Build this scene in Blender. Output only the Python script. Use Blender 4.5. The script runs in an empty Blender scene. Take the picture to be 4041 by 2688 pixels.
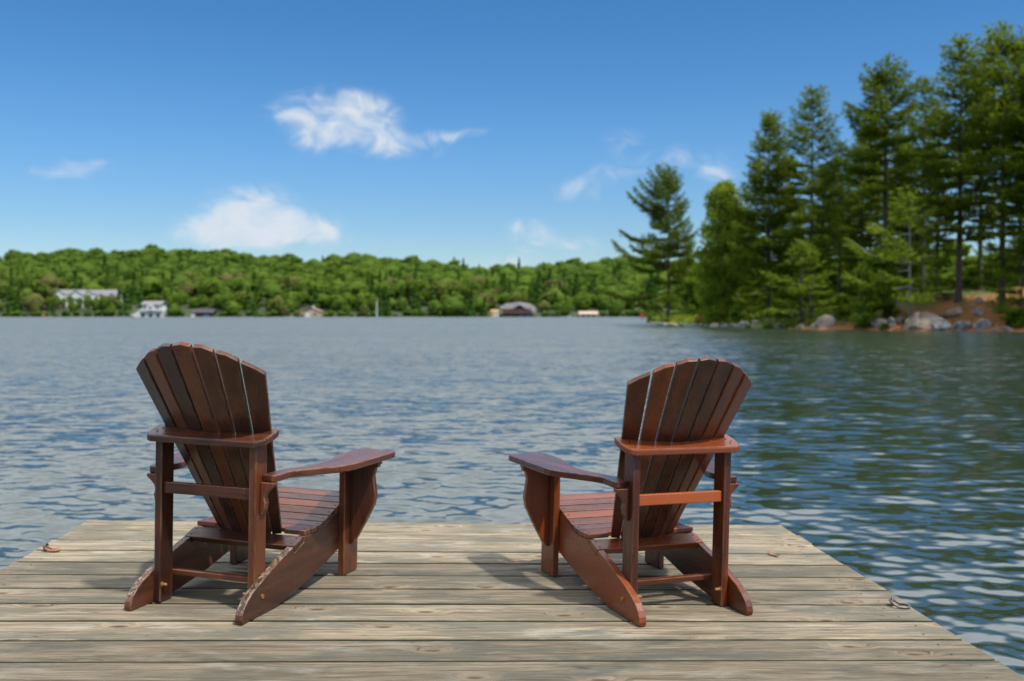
import bpy, bmesh, math, random
import numpy as np
from mathutils import Matrix, Vector

# ------------------------------------------------------------------ scene, camera, sky, sun
scene = bpy.context.scene
col = scene.collection
scene.render.engine = 'CYCLES'
scene.cycles.use_denoising = True
scene.cycles.max_bounces = 6
scene.cycles.diffuse_bounces = 3
scene.cycles.glossy_bounces = 3
scene.cycles.transmission_bounces = 3
scene.cycles.transparent_max_bounces = 4
scene.cycles.caustics_reflective = False
scene.cycles.caustics_refractive = False
scene.cycles.sample_clamp_indirect = 6
scene.view_settings.view_transform = 'Standard'
scene.view_settings.look = 'None'
scene.view_settings.gamma = 1
scene.view_settings.use_curve_mapping = False
scene.view_settings.exposure = 0.46

HW = 1.55            # camera height over the lake (lake is z = 0)
F = 3929.0           # focal length in photo pixels (35 mm on a 36 mm frame)
SC = 0.88            # metres per unit of the chair and dock measurements
PITCH = math.atan2(1344 - 1238, F)
cam_d = bpy.data.cameras.new('camera'); cam = bpy.data.objects.new('camera', cam_d); col.objects.link(cam)
cam_d.sensor_width = 36; cam_d.lens = 35; cam_d.clip_start = 0.05; cam_d.clip_end = 6000
cam.location = (0, 0, HW); cam.rotation_euler = (math.pi/2 - PITCH, 0, 0)
cam_d.dof.use_dof = True; cam_d.dof.focus_distance = 3.4; cam_d.dof.aperture_fstop = 2.8
scene.camera = cam

SUN_EL, SUN_AZ = math.radians(62), math.radians(132)       # azimuth clockwise from +Y
sun_dir = Vector((math.sin(SUN_AZ)*math.cos(SUN_EL), math.cos(SUN_AZ)*math.cos(SUN_EL), math.sin(SUN_EL)))
sl = bpy.data.lights.new('sun', 'SUN'); so = bpy.data.objects.new('sun', sl); col.objects.link(so)
sl.energy = 3.3; sl.angle = math.radians(2.6); sl.color = (1.0, 0.955, 0.88)
so.rotation_euler = sun_dir.to_track_quat('Z', 'Y').to_euler(); so.location = (20, -20, 40)

def aim(px, py):                       # photo pixel (in a 2357 wide copy) -> azimuth, elevation of that sky direction
    az = math.atan((px-1178)/2292.0)
    return az, math.atan((722-py)/2292.0*math.cos(az))

def build_world():
    w = bpy.data.worlds.new('World'); scene.world = w; w.use_nodes = True
    nt = w.node_tree; N = nt.nodes; L = nt.links; N.clear()
    def nd(t, **k):
        n = N.new(t)
        for a, b in k.items(): setattr(n, a, b)
        return n
    def m(op, a, b=None, c=None, clamp=False):
        n = nd('ShaderNodeMath', operation=op, use_clamp=clamp)
        for i, v in enumerate((a, b, c)):
            if v is None: continue
            if isinstance(v, (int, float)): n.inputs[i].default_value = v
            else: L.new(v, n.inputs[i])
        return n.outputs[0]
    out = nd('ShaderNodeOutputWorld'); bg = nd('ShaderNodeBackground'); bg.inputs[1].default_value = 0.10
    L.new(bg.outputs[0], out.inputs[0])
    sky = nd('ShaderNodeTexSky', sky_type='NISHITA', sun_disc=False)
    sky.sun_elevation = SUN_EL; sky.sun_rotation = SUN_AZ; sky.altitude = 300
    sky.air_density = 0.85; sky.dust_density = 0.05; sky.ozone_density = 3.0
    hs = nd('ShaderNodeHueSaturation'); hs.inputs['Saturation'].default_value = 1.30; hs.inputs['Value'].default_value = 0.96
    L.new(sky.outputs[0], hs.inputs['Color'])
    tc = nd('ShaderNodeTexCoord'); D = tc.outputs['Generated']
    sp = nd('ShaderNodeSeparateXYZ'); L.new(D, sp.inputs[0]); x, y, z = sp.outputs
    az = m('ARCTAN2', x, y); el = m('ARCSINE', z)
    cb = nd('ShaderNodeCombineXYZ'); L.new(az, cb.inputs[0]); L.new(el, cb.inputs[1])
    # turbulence that frays the cloud edges
    mp = nd('ShaderNodeMapping'); mp.inputs['Scale'].default_value = (1.0, 1.5, 1); mp.inputs['Rotation'].default_value = (0, 0, 0.25)
    L.new(cb.outputs[0], mp.inputs[0])
    n1 = nd('ShaderNodeTexNoise'); n1.inputs['Scale'].default_value = 24; n1.inputs['Detail'].default_value = 8; n1.inputs['Roughness'].default_value = 0.6; n1.inputs['Distortion'].default_value = 0.9
    L.new(mp.outputs[0], n1.inputs['Vector'])
    wv = nd('ShaderNodeTexNoise'); wv.inputs['Scale'].default_value = 9; wv.inputs['Detail'].default_value = 3
    L.new(mp.outputs[0], wv.inputs['Vector'])
    ws = nd('ShaderNodeVectorMath', operation='SUBTRACT'); L.new(wv.outputs['Color'], ws.inputs[0]); ws.inputs[1].default_value = (.5, .5, .5)
    wm = nd('ShaderNodeVectorMath', operation='MULTIPLY_ADD'); L.new(ws.outputs[0], wm.inputs[0]); wm.inputs[1].default_value = (.05, .035, 0); L.new(cb.outputs[0], wm.inputs[2])
    P = wm.outputs[0]
    blobs = [(730,245,75,34,.95),(815,262,72,46,1.0),(765,318,62,38,.95),(870,290,50,35,.55),(665,262,45,28,.5),
             (960,328,60,26,.95),(1045,303,65,11,.85),(890,330,60,30,.8),
             (545,492,72,40,2.0),(600,515,95,36,1.7),(680,520,75,32,1.4),(750,532,45,16,.8),(610,548,150,20,.8),(460,520,55,24,.5),
             (205,374,45,12,1.35),(140,396,60,11,1.1),
             (1440,330,50,35,.55),(1335,438,50,24,.75),(1400,400,60,20,.6),(1490,372,50,22,.6),(1560,358,40,22,.6),(1660,388,42,40,.95),
             (1222,545,50,30,1.15),(1330,572,45,22,.9),(1160,600,60,12,.7),(60,580,90,8,.45),(960,596,120,8,.35),(1950,560,80,60,.8),(2080,420,60,60,.6)]
    G = None
    for px, py, rx, ry, amp in blobs:
        a, e = aim(px, py)
        s = nd('ShaderNodeVectorMath', operation='SUBTRACT'); L.new(P, s.inputs[0]); s.inputs[1].default_value = (a, e, 0)
        q = nd('ShaderNodeVectorMath', operation='MULTIPLY'); L.new(s.outputs[0], q.inputs[0]); q.inputs[1].default_value = (2292/(rx*1.15), 2292/(ry*1.15), 0)
        d = nd('ShaderNodeVectorMath', operation='DOT_PRODUCT'); L.new(q.outputs[0], d.inputs[0]); L.new(q.outputs[0], d.inputs[1])
        g = m('MULTIPLY', m('EXPONENT', m('MULTIPLY', d.outputs['Value'], -1.0)), amp)
        G = g if G is None else m('ADD', G, g)
    # brighter, denser cloud added above the view, to pale the water and lift shadows
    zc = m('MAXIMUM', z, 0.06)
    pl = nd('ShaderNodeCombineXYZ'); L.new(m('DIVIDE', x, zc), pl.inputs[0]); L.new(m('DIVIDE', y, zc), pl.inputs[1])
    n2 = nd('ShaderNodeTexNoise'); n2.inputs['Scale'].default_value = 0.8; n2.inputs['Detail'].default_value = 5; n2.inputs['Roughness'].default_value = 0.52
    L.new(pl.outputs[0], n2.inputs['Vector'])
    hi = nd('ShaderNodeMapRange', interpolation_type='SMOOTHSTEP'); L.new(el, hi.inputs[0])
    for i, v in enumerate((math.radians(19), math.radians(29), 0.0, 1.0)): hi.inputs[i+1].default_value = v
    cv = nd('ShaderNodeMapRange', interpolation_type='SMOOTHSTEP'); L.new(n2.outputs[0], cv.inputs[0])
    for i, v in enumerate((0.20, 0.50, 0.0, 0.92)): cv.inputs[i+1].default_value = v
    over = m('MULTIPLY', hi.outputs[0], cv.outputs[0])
    val = m('ADD', G, m('MULTIPLY', m('SUBTRACT', n1.outputs[0], 0.5), m('MINIMUM', m('MULTIPLY', G, 5.0), 3.6)))
    mk = nd('ShaderNodeMapRange', interpolation_type='SMOOTHSTEP'); L.new(val, mk.inputs[0])
    for i, v in enumerate((0.12, 1.95, 0.0, 1.0)): mk.inputs[i+1].default_value = v
    tex = nd('ShaderNodeMapRange'); L.new(n1.outputs[0], tex.inputs[0])
    for i, v in enumerate((0.34, 0.60, 0.62, 1.0)): tex.inputs[i+1].default_value = v
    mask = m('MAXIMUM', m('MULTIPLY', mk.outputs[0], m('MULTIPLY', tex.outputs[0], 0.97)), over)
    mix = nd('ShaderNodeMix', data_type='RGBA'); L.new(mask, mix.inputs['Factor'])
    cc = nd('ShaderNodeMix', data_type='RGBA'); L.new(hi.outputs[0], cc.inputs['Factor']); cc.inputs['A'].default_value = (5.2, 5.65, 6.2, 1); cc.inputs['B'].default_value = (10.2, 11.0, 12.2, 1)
    low = nd('ShaderNodeMapRange', interpolation_type='SMOOTHSTEP'); L.new(el, low.inputs[0])      # gradient multiplied into the sky colour, darker towards the horizon
    for i, v in enumerate((0.0, math.radians(11), 0.74, 1.0)): low.inputs[i+1].default_value = v
    dim = nd('ShaderNodeVectorMath', operation='SCALE'); L.new(hs.outputs[0], dim.inputs[0]); L.new(low.outputs[0], dim.inputs['Scale'])
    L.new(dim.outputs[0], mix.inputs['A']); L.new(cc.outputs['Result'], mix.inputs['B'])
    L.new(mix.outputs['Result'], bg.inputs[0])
build_world()

# ------------------------------------------------------------------ helpers
def tag(o, label=None, cat=None, group=None, kind=None):
    for k, v in (('label', label), ('category', cat), ('group', group), ('kind', kind)):
        if v: o[k] = v
    return o
def link(o, parent=None):
    col.objects.link(o)
    if parent: o.parent = parent
    return o
def empty(name, mat=None):
    o = bpy.data.objects.new(name, None); o.empty_display_size = .2; link(o)
    if mat is not None: o.matrix_world = mat
    return o
def bake(name, v, f, material=None, parent=None, attrs=None, smooth=False, bevel=0):
    """verts + faces -> one mesh object; attrs: {name: (kind, per-vertex array)}"""
    me = bpy.data.meshes.new(name)
    v = np.asarray(v, dtype=np.float32)
    if isinstance(f, np.ndarray):
        k = f.shape[1]
        me.vertices.add(len(v)); me.vertices.foreach_set('co', v.ravel())
        me.loops.add(f.size); me.loops.foreach_set('vertex_index', f.astype(np.int32).ravel())
        me.polygons.add(len(f)); me.polygons.foreach_set('loop_start', np.arange(0, f.size, k, dtype=np.int32))
        me.update(calc_edges=True)
    else:
        me.from_pydata([tuple(map(float, p)) for p in v], [], f)
    for k, (kind, arr) in (attrs or {}).items():
        a = me.attributes.new(k, kind, 'POINT')
        a.data.foreach_set('value' if kind == 'FLOAT' else 'vector', np.asarray(arr, dtype=np.float32).ravel())
    if smooth: me.polygons.foreach_set('use_smooth', np.ones(len(me.polygons), dtype=bool))
    if material: me.materials.append(material)
    o = link(bpy.data.objects.new(name, me), parent)
    if bevel:
        b = o.modifiers.new('bevel', 'BEVEL'); b.width = bevel; b.segments = 2; b.limit_method = 'ANGLE'; b.angle_limit = math.radians(35)
    return o
BOXF = [(0,3,2,1),(4,5,6,7),(0,1,5,4),(1,2,6,5),(2,3,7,6),(3,0,4,7)]
def boxv(x0,x1,y0,y1,z0,z1):
    return [(x0,y0,z0),(x1,y0,z0),(x1,y1,z0),(x0,y1,z0),(x0,y0,z1),(x1,y0,z1),(x1,y1,z1),(x0,y1,z1)]
def box(name, b, material, parent=None, bevel=0, s=1.0):
    return bake(name, np.array(boxv(*b))*s, BOXF, material, parent, bevel=bevel)
def copy_tree(o, parent=None, label=None):
    c = o.copy(); col.objects.link(c); c.parent = parent
    if label: c['label'] = label
    for ch in list(o.children): copy_tree(ch, c)
    return c

class Mat:
    """small wrapper to write node materials briefly"""
    def __init__(s, name):
        s.m = bpy.data.materials.new(name); s.m.use_nodes = True
        s.t = s.m.node_tree; s.N = s.t.nodes; s.L = s.t.links
        s.b = s.N['Principled BSDF']; s.out = s.N['Material Output']
    def nd(s, t, **k):
        n = s.N.new(t)
        for a, b in k.items(): setattr(n, a, b)
        return n
    def put(s, sock, v):
        if hasattr(v, 'is_output'): s.L.new(v, sock)
        elif isinstance(v, tuple) and len(v) == 3 and sock.type == 'RGBA': sock.default_value = (*v, 1)
        else: sock.default_value = v
    def math(s, op, a, b=None, c=None, clamp=False):
        n = s.nd('ShaderNodeMath', operation=op, use_clamp=clamp)
        for i, v in enumerate((a, b, c)):
            if v is not None: s.put(n.inputs[i], v)
        return n.outputs[0]
    def mix(s, f, a, b, blend='MIX'):
        n = s.nd('ShaderNodeMix', data_type='RGBA', blend_type=blend)
        s.put(n.inputs['Factor'], f); s.put(n.inputs['A'], a); s.put(n.inputs['B'], b)
        return n.outputs['Result']
    def noise(s, vec, scale=5., detail=3., rough=.5, dist=0.):
        n = s.nd('ShaderNodeTexNoise'); s.L.new(vec, n.inputs['Vector'])
        for k, v in (('Scale', scale), ('Detail', detail), ('Roughness', rough), ('Distortion', dist)): n.inputs[k].default_value = v
        return n.outputs[0]
    def map(s, vec, scale=(1,1,1), loc=(0,0,0)):
        n = s.nd('ShaderNodeMapping'); s.L.new(vec, n.inputs[0]); n.inputs['Scale'].default_value = scale; n.inputs['Location'].default_value = loc
        return n.outputs[0]
    def rng(s, v, a, b, c=0., d=1., smooth=True):
        n = s.nd('ShaderNodeMapRange', interpolation_type='SMOOTHSTEP' if smooth else 'LINEAR'); s.put(n.inputs[0], v)
        for i, q in enumerate((a, b, c, d)): n.inputs[i+1].default_value = q
        return n.outputs[0]
    def attr(s, name):
        return s.nd('ShaderNodeAttribute', attribute_name=name)
    def coord(s, which='Object'):
        return s.nd('ShaderNodeTexCoord').outputs[which]
    def rand(s):
        return s.nd('ShaderNodeObjectInfo').outputs['Random']
    def bump(s, h, strength=.3, dist=.01, normal=None):
        n = s.nd('ShaderNodeBump'); n.inputs['Strength'].default_value = strength; n.inputs['Distance'].default_value = dist
        s.L.new(h, n.inputs['Height'])
        if normal is not None: s.L.new(normal, n.inputs['Normal'])
        return n.outputs[0]
    def set(s, **k):
        for a, v in k.items(): s.put(s.b.inputs[a.replace('_', ' ')], v)
        return s.m

def plain(name, c, rough=.6, vary=.15, scale=6., metallic=0.):
    q = Mat(name); n = q.noise(q.coord(), scale, 4)
    cc = q.mix(n, tuple(x*(1-vary) for x in c), tuple(min(1, x*(1+vary)) for x in c))
    return q.set(Base_Color=cc, Roughness=rough, Metallic=metallic)

# ------------------------------------------------------------------ materials
def chair_wood(name, dark, light, wear=0., rough=.36, topwear=False):
    q = Mat(name); g = q.attr('gv').outputs['Vector']
    off = q.nd('ShaderNodeVectorMath', operation='ADD'); q.L.new(g, off.inputs[0])
    r = q.rand(); cx = q.nd('ShaderNodeCombineXYZ'); q.L.new(q.math('MULTIPLY', r, 37.), cx.inputs[0]); q.L.new(q.math('MULTIPLY', r, 91.), cx.inputs[1])
    q.L.new(cx.outputs[0], off.inputs[1]); v = off.outputs[0]
    fine = q.noise(q.map(v, (5, 170, 170)), 1, 5, .6)
    broad = q.noise(q.map(v, (2.2, 20, 20)), 1, 3, .5, .4)
    f = q.math('ADD', q.math('MULTIPLY', fine, .4), q.math('MULTIPLY', broad, .75))
    f = q.math('ADD', f, q.math('MULTIPLY', q.math('SUBTRACT', r, .5), .42))
    c = q.mix(q.rng(f, .3, .85), dark, light)
    # dust and scuffs
    sc = q.noise(q.map(v, (26, 70, 70)), 1, 6, .7)
    c = q.mix(q.rng(sc, .66, .8, 0, .25 + .35*wear), c, (.33, .22, .14))
    gm = q.nd('ShaderNodeNewGeometry')
    if wear > 0 or topwear:
        bv = q.nd('ShaderNodeBevel', samples=4); bv.inputs['Radius'].default_value = .006
        d = q.nd('ShaderNodeVectorMath', operation='DOT_PRODUCT'); q.L.new(bv.outputs[0], d.inputs[0]); q.L.new(gm.outputs['True Normal'], d.inputs[1])
        edge = q.rng(d.outputs['Value'], .995, .90)
        en = q.rng(q.noise(q.map(v, (9, 60, 60)), 1, 5, .65), .42, .62)
        c = q.mix(q.math('MULTIPLY', q.math('MULTIPLY', edge, en), .25+.55*wear), c, (.40, .27, .13))
    if topwear:
        sn = q.nd('ShaderNodeSeparateXYZ'); q.L.new(gm.outputs['True Normal'], sn.inputs[0])
        up = q.rng(sn.outputs[2], .35, .6)
        wn = q.rng(q.noise(q.map(v, (34, 90, 90)), 1, 6, .75), .46, .66, 0, .8)
        c = q.mix(q.math('MULTIPLY', up, wn), c, (.34, .29, .20))
    bm = q.bump(q.math('ADD', fine, q.math('MULTIPLY', sc, .5)), .16, .002)
    rr = q.rng(sc, .35, .75, rough-.05, rough+.22)
    return q.set(Base_Color=c, Roughness=rr, Normal=bm, Specular_IOR_Level=.5, Coat_Weight=.15, Coat_Roughness=.22)

def plank_wood():
    q = Mat('weathered_plank'); g = q.attr('gv').outputs['Vector']; r = q.rand()
    off = q.nd('ShaderNodeVectorMath', operation='ADD'); q.L.new(g, off.inputs[0])
    cx = q.nd('ShaderNodeCombineXYZ'); q.L.new(q.math('MULTIPLY', r, 53.), cx.inputs[0]); q.L.new(q.math('MULTIPLY', r, 17.), cx.inputs[2])
    q.L.new(cx.outputs[0], off.inputs[1]); v = off.outputs[0]
    # knots
    vor = q.nd('ShaderNodeTexVoronoi', feature='F1', voronoi_dimensions='2D'); q.L.new(q.map(v, (2.1, 5.2, 1)), vor.inputs['Vector']); vor.inputs['Scale'].default_value = 1; vor.inputs['Randomness'].default_value = 1
    rnd = q.nd('ShaderNodeSeparateColor'); q.L.new(vor.outputs['Color'], rnd.inputs[0])
    dn = q.noise(q.map(v, (30, 60, 1)), 1, 3, .6)
    kd = q.math('ADD', vor.outputs['Distance'], q.math('MULTIPLY', q.math('SUBTRACT', dn, .5), .07))
    has = q.math('GREATER_THAN', rnd.outputs[0], .50)
    knot = q.math('MULTIPLY', q.rng(kd, .085, .025), has)
    halo = q.math('MULTIPLY', q.rng(kd, .26, .04), has)
    # grain, bent round the knots
    wob = q.noise(q.map(v, (3.5, 5, 1)), 1, 2, .5)
    cy = q.nd('ShaderNodeCombineXYZ'); q.L.new(q.math('ADD', q.math('MULTIPLY', halo, .05), q.math('MULTIPLY', wob, .03)), cy.inputs[1])
    gv = q.nd('ShaderNodeVectorMath', operation='ADD'); q.L.new(v, gv.inputs[0]); q.L.new(cy.outputs[0], gv.inputs[1]); gvo = gv.outputs[0]
    fine = q.noise(q.map(gvo, (7, 190, 40)), 1, 5, .68)
    mid = q.noise(q.map(gvo, (2.2, 55, 10)), 1, 4, .58)
    patch = q.noise(q.map(v, (1.9, 6.5, 1)), 1, 7, .66, .3)
    patch2 = q.noise(q.map(v, (3.6, 10, 1), (7, 3, 0)), 1, 7, .68, .3)
    gf = q.math('ADD', q.math('MULTIPLY', fine, .5), q.math('MULTIPLY', mid, .6))
    c = q.mix(q.rng(gf, .36, .74), (.094, .070, .044), (.345, .282, .192))
    c = q.mix(q.rng(patch2, .50, .74, 0, .7), c, (.37, .33, .265))             # bleached areas
    grey = q.math('MULTIPLY', q.rng(patch, .455, .61), q.rng(mid, .36, .60))
    c = q.mix(q.math('MULTIPLY', grey, .9), c, (.095, .100, .080))                # damp grey-green mildew
    c = q.mix(q.rng(q.math('ADD', patch2, q.math('MULTIPLY', r, .3)), .36, .20, 0, .7), c, (.20, .125, .068))
    lw = q.rng(r, 0, 1, .68, 1.18); lwc = q.nd('ShaderNodeCombineColor')
    for i in range(3): q.L.new(lw, lwc.inputs[i])
    c = q.mix(1., c, lwc.outputs[0], 'MULTIPLY')
    sp = q.nd('ShaderNodeSeparateXYZ'); q.L.new(g, sp.inputs[0])
    ed = q.rng(q.math('ABSOLUTE', sp.outputs[1]), .082, .098)
    mo = q.rng(q.noise(q.map(v, (9, 30, 1)), 1, 4, .65), .40, .62)
    c = q.mix(q.math('MULTIPLY', q.math('MULTIPLY', ed, mo), .6), c, (.075, .078, .028))
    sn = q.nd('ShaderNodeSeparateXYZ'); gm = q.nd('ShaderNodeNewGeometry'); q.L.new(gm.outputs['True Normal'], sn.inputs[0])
    c = q.mix(q.rng(sn.outputs[2], .86, .35, 0, .95), c, (.022, .021, .011))           # algae on the sawn sides, darkened further to paint the shade in the gaps
    c = q.mix(q.math('MULTIPLY', halo, .35), c, (.30, .22, .13))
    c = q.mix(q.math('MULTIPLY', knot, .85), c, (.055, .038, .025))
    # checks (fine cracks along the grain)
    ck = q.noise(q.map(gvo, (1.3, 38, 5), (3, 9, 1)), 1, 2, .5)
    ckm = q.math('MULTIPLY', q.rng(q.math('ABSOLUTE', q.math('SUBTRACT', ck, .5)), .010, .002), q.rng(q.noise(q.map(v, (2.3, 7, 1), (5, 1, 2)), 1, 2), .50, .58))
    c = q.mix(q.math('MULTIPLY', ckm, .95), c, (.05, .04, .028))
    h = q.math('SUBTRACT', q.math('ADD', q.math('MULTIPLY', fine, .8), mid), q.math('MULTIPLY', ckm, 1.5))
    return q.set(Base_Color=c, Roughness=.82, Specular_IOR_Level=.25, Normal=q.bump(h, .55, .004))

def leaf_mat(name, c0, c1, trans=.3, hue=None):
    q = Mat(name); t = q.attr('tint').outputs['Fac']; r = q.rand()
    f = q.math('ADD', q.math('MULTIPLY', t, .6), q.math('MULTIPLY', r, .4))
    c = q.mix(f, c0, c1)
    if hue: c = q.mix(q.rng(r, .66, .98), c, hue)
    df = q.nd('ShaderNodeBsdfDiffuse'); tr = q.nd('ShaderNodeBsdfTranslucent'); ms = q.nd('ShaderNodeMixShader'); ms.inputs[0].default_value = trans
    q.L.new(c, df.inputs[0]); q.L.new(c, tr.inputs[0]); q.L.new(df.outputs[0], ms.inputs[1]); q.L.new(tr.outputs[0], ms.inputs[2])
    q.L.new(ms.outputs[0], q.out.inputs[0]); q.N.remove(q.b)
    return q.m

def water_mat():
    q = Mat('lake_water'); gm = q.nd('ShaderNodeNewGeometry'); P = gm.outputs['Position']
    def slope(scale, amp, loc, detail=2.):
        n = q.nd('ShaderNodeTexNoise'); q.L.new(q.map(P, (scale*.42, scale, 1), loc), n.inputs['Vector'])
        for k, v in (('Scale', 1.), ('Detail', detail), ('Roughness', .55), ('Distortion', .25)): n.inputs[k].default_value = v
        e = q.nd('ShaderNodeVectorMath', operation='SUBTRACT'); q.L.new(n.outputs['Color'], e.inputs[0]); e.inputs[1].default_value = (.5, .5, .5)
        w = q.nd('ShaderNodeVectorMath', operation='MULTIPLY'); q.L.new(e.outputs[0], w.inputs[0]); w.inputs[1].default_value = (amp*.6, amp, 0)
        return w.outputs[0]
    def add(a, b):
        n = q.nd('ShaderNodeVectorMath', operation='ADD'); q.L.new(a, n.inputs[0]); q.L.new(b, n.inputs[1]); return n.outputs[0]
    # wind ripples: stronger on the open lake, weaker in the lee of the dock and of the point
    ln = q.nd('ShaderNodeVectorMath', operation='LENGTH'); q.L.new(P, ln.inputs[0])
    slick = q.rng(q.noise(q.map(P, (.018, .05, 1)), 1, 3, .5), .35, .68, .7, 1.05)
    cat = q.math('MULTIPLY', q.rng(q.noise(q.map(P, (1.5, 4.6, 1), (2, 7, 0)), 1, 4, .65), .34, .66, .35, 1.6), q.rng(q.noise(q.map(P, (.10, .32, 1), (4, 1, 0)), 1, 2, .6), .34, .66, .7, 1.3))
    k = q.math('MULTIPLY', q.math('MULTIPLY', slick, cat), q.rng(ln.outputs['Value'], 6., 40., .5, 1.7))
    sx = q.nd('ShaderNodeSeparateXYZ'); q.L.new(P, sx.inputs[0])     # the bay below the point lies in its lee
    lee = q.rng(q.math('DIVIDE', sx.outputs[0], q.math('MAXIMUM', sx.outputs[1], 1.)), .07, .27, 1., .25)
    k = q.math('MULTIPLY', k, lee)
    sl = add(add(slope(7.0, 1.0, (1, 2, 0), 3.), slope(18., .8, (5, 1, 0), 3.)), slope(.42, .16, (8, 2, 0), 2.))
    sc = q.nd('ShaderNodeVectorMath', operation='SCALE'); q.L.new(sl, sc.inputs[0]); q.L.new(k, sc.inputs['Scale'])
    # far out only the wave faces turned this way are seen over the crests
    fl = q.nd('ShaderNodeVectorMath', operation='MULTIPLY'); q.L.new(P, fl.inputs[0]); fl.inputs[1].default_value = (-1, -1, 0)
    fn = q.nd('ShaderNodeVectorMath', operation='NORMALIZE'); q.L.new(fl.outputs[0], fn.inputs[0])
    fs = q.nd('ShaderNodeVectorMath', operation='SCALE'); q.L.new(fn.outputs[0], fs.inputs[0])
    q.L.new(q.math('MULTIPLY', q.math('MULTIPLY', q.rng(ln.outputs['Value'], 6., 45., .165, .27), lee), q.math('ADD', q.math('MULTIPLY', cat, .45), .55)), fs.inputs['Scale'])
    nv = q.nd('ShaderNodeVectorMath', operation='NORMALIZE'); q.L.new(add(add(gm.outputs['Normal'], add(slope(5.2, .62, (3, 6, 0), 2.5), slope(2.2, .22, (9, 4, 0), 2.))), add(sc.outputs[0], fs.outputs[0])), nv.inputs[0])
    return q.set(Base_Color=(.024, .036, .022), Roughness=q.rng(ln.outputs['Value'], 8., 140., .05, .22, False), IOR=2.3, Specular_IOR_Level=.5, Normal=nv.outputs[0])

def bark_mat(name, a, b):
    q = Mat(name); v = q.coord()
    n = q.noise(q.map(v, (8, 8, 1.6)), 1.6, 4, .6)
    return q.set(Base_Color=q.mix(n, a, b), Roughness=.9, Normal=q.bump(n, .6, .05))

def rock_mat():
    q = Mat('lichen_granite'); v = q.coord(); n = q.noise(v, 2.2, 6, .65); n2 = q.noise(v, 9, 4, .6); r = q.rand()
    c = q.mix(q.rng(n, .35, .7), (.12, .115, .105), (.46, .44, .40))
    c = q.mix(q.rng(n2, .55, .75, 0, .5), c, (.30, .32, .22))
    c = q.mix(q.rng(r, .62, 1., 0, .7), c, (.44, .30, .21))
    return q.set(Base_Color=c, Roughness=.9, Normal=q.bump(n2, .5, .06))

def ground_mat():
    q = Mat('shore_ground'); P = q.nd('ShaderNodeNewGeometry').outputs['Position']; sp = q.nd('ShaderNodeSeparateXYZ'); q.L.new(P, sp.inputs[0])
    n = q.noise(P, .35, 5, .6); n2 = q.noise(P, 2.5, 4, .6)
    grass = q.mix(n2, (.035, .07, .012), (.09, .13, .02))
    need = q.mix(n2, (.19, .070, .022), (.40, .160, .048))
    k = q.rng(q.math('ADD', sp.outputs[1], q.math('MULTIPLY', q.math('SUBTRACT', n, .5), 26.)), 104., 95.)
    return q.set(Base_Color=q.mix(k, grass, need), Roughness=.95, Normal=q.bump(n2, .6, .15))

M = {}
M['left'] = chair_wood('worn_brown_stain', (.034, .0105, .006), (.145, .037, .0105), wear=.75, rough=.33)
M['left_top'] = chair_wood('chipped_brown_stain', (.042, .014, .008), (.135, .042, .016), wear=.9, rough=.38, topwear=True)
M['right'] = chair_wood('red_brown_stain', (.044, .0105, .005), (.190, .041, .009), wear=.3, rough=.31)
M['right_sunlit'] = chair_wood('sunlit_orange_stain', (.24, .045, .009), (.37, .080, .015), wear=.1, rough=.45)  # direct sun on the middle brace painted in as a brighter orange stain
M['plank'] = plank_wood()
M['beam'] = plain('damp_timber', (.09, .075, .05), .9)
M['brass'] = plain('rusty_brass', (.45, .22, .05), .4, .3, 60, .6)
M['screw'] = plain('dark_screw', (.03, .02, .015), .5, .2, 60)
M['rust'] = plain('rusted_iron', (.30, .14, .08), .75, .5, 40, .3)
M['iron'] = plain('galvanised_iron', (.15, .14, .14), .5, .4, 40, .6)
M['water'] = water_mat()
M['ground'] = ground_mat()
M['rock'] = rock_mat()
M['bark'] = bark_mat('pine_bark', (.035, .026, .02), (.13, .10, .08))
M['bark_pale'] = bark_mat('pale_bark', (.14, .13, .12), (.38, .36, .33))
M['needle'] = leaf_mat('pine_needles', (.095, .150, .016), (.255, .320, .030), .52)
M['needle_light'] = leaf_mat('young_pine_needles', (.14, .22, .022), (.30, .38, .04), .5)
M['leaf'] = leaf_mat('broadleaf', (.12, .21, .022), (.26, .35, .038), .5)
M['birch_leaf'] = leaf_mat('birch_leaf', (.15, .23, .02), (.31, .37, .04), .5)
M['bank_leaf'] = leaf_mat('bank_leaf', (.12, .19, .016), (.27, .32, .035), .45)
M['far_leaf'] = leaf_mat('far_broadleaf', (.075, .140, .026), (.185, .265, .034), .45, (.17, .17, .055))
M['far_needle'] = leaf_mat('far_conifer', (.028, .070, .014), (.065, .120, .02), .2)
M['yellow_leaf'] = leaf_mat('yellow_green_leaf', (.10, .13, .01), (.24, .23, .02), .35)

rng = np.random.default_rng(11)
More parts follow.
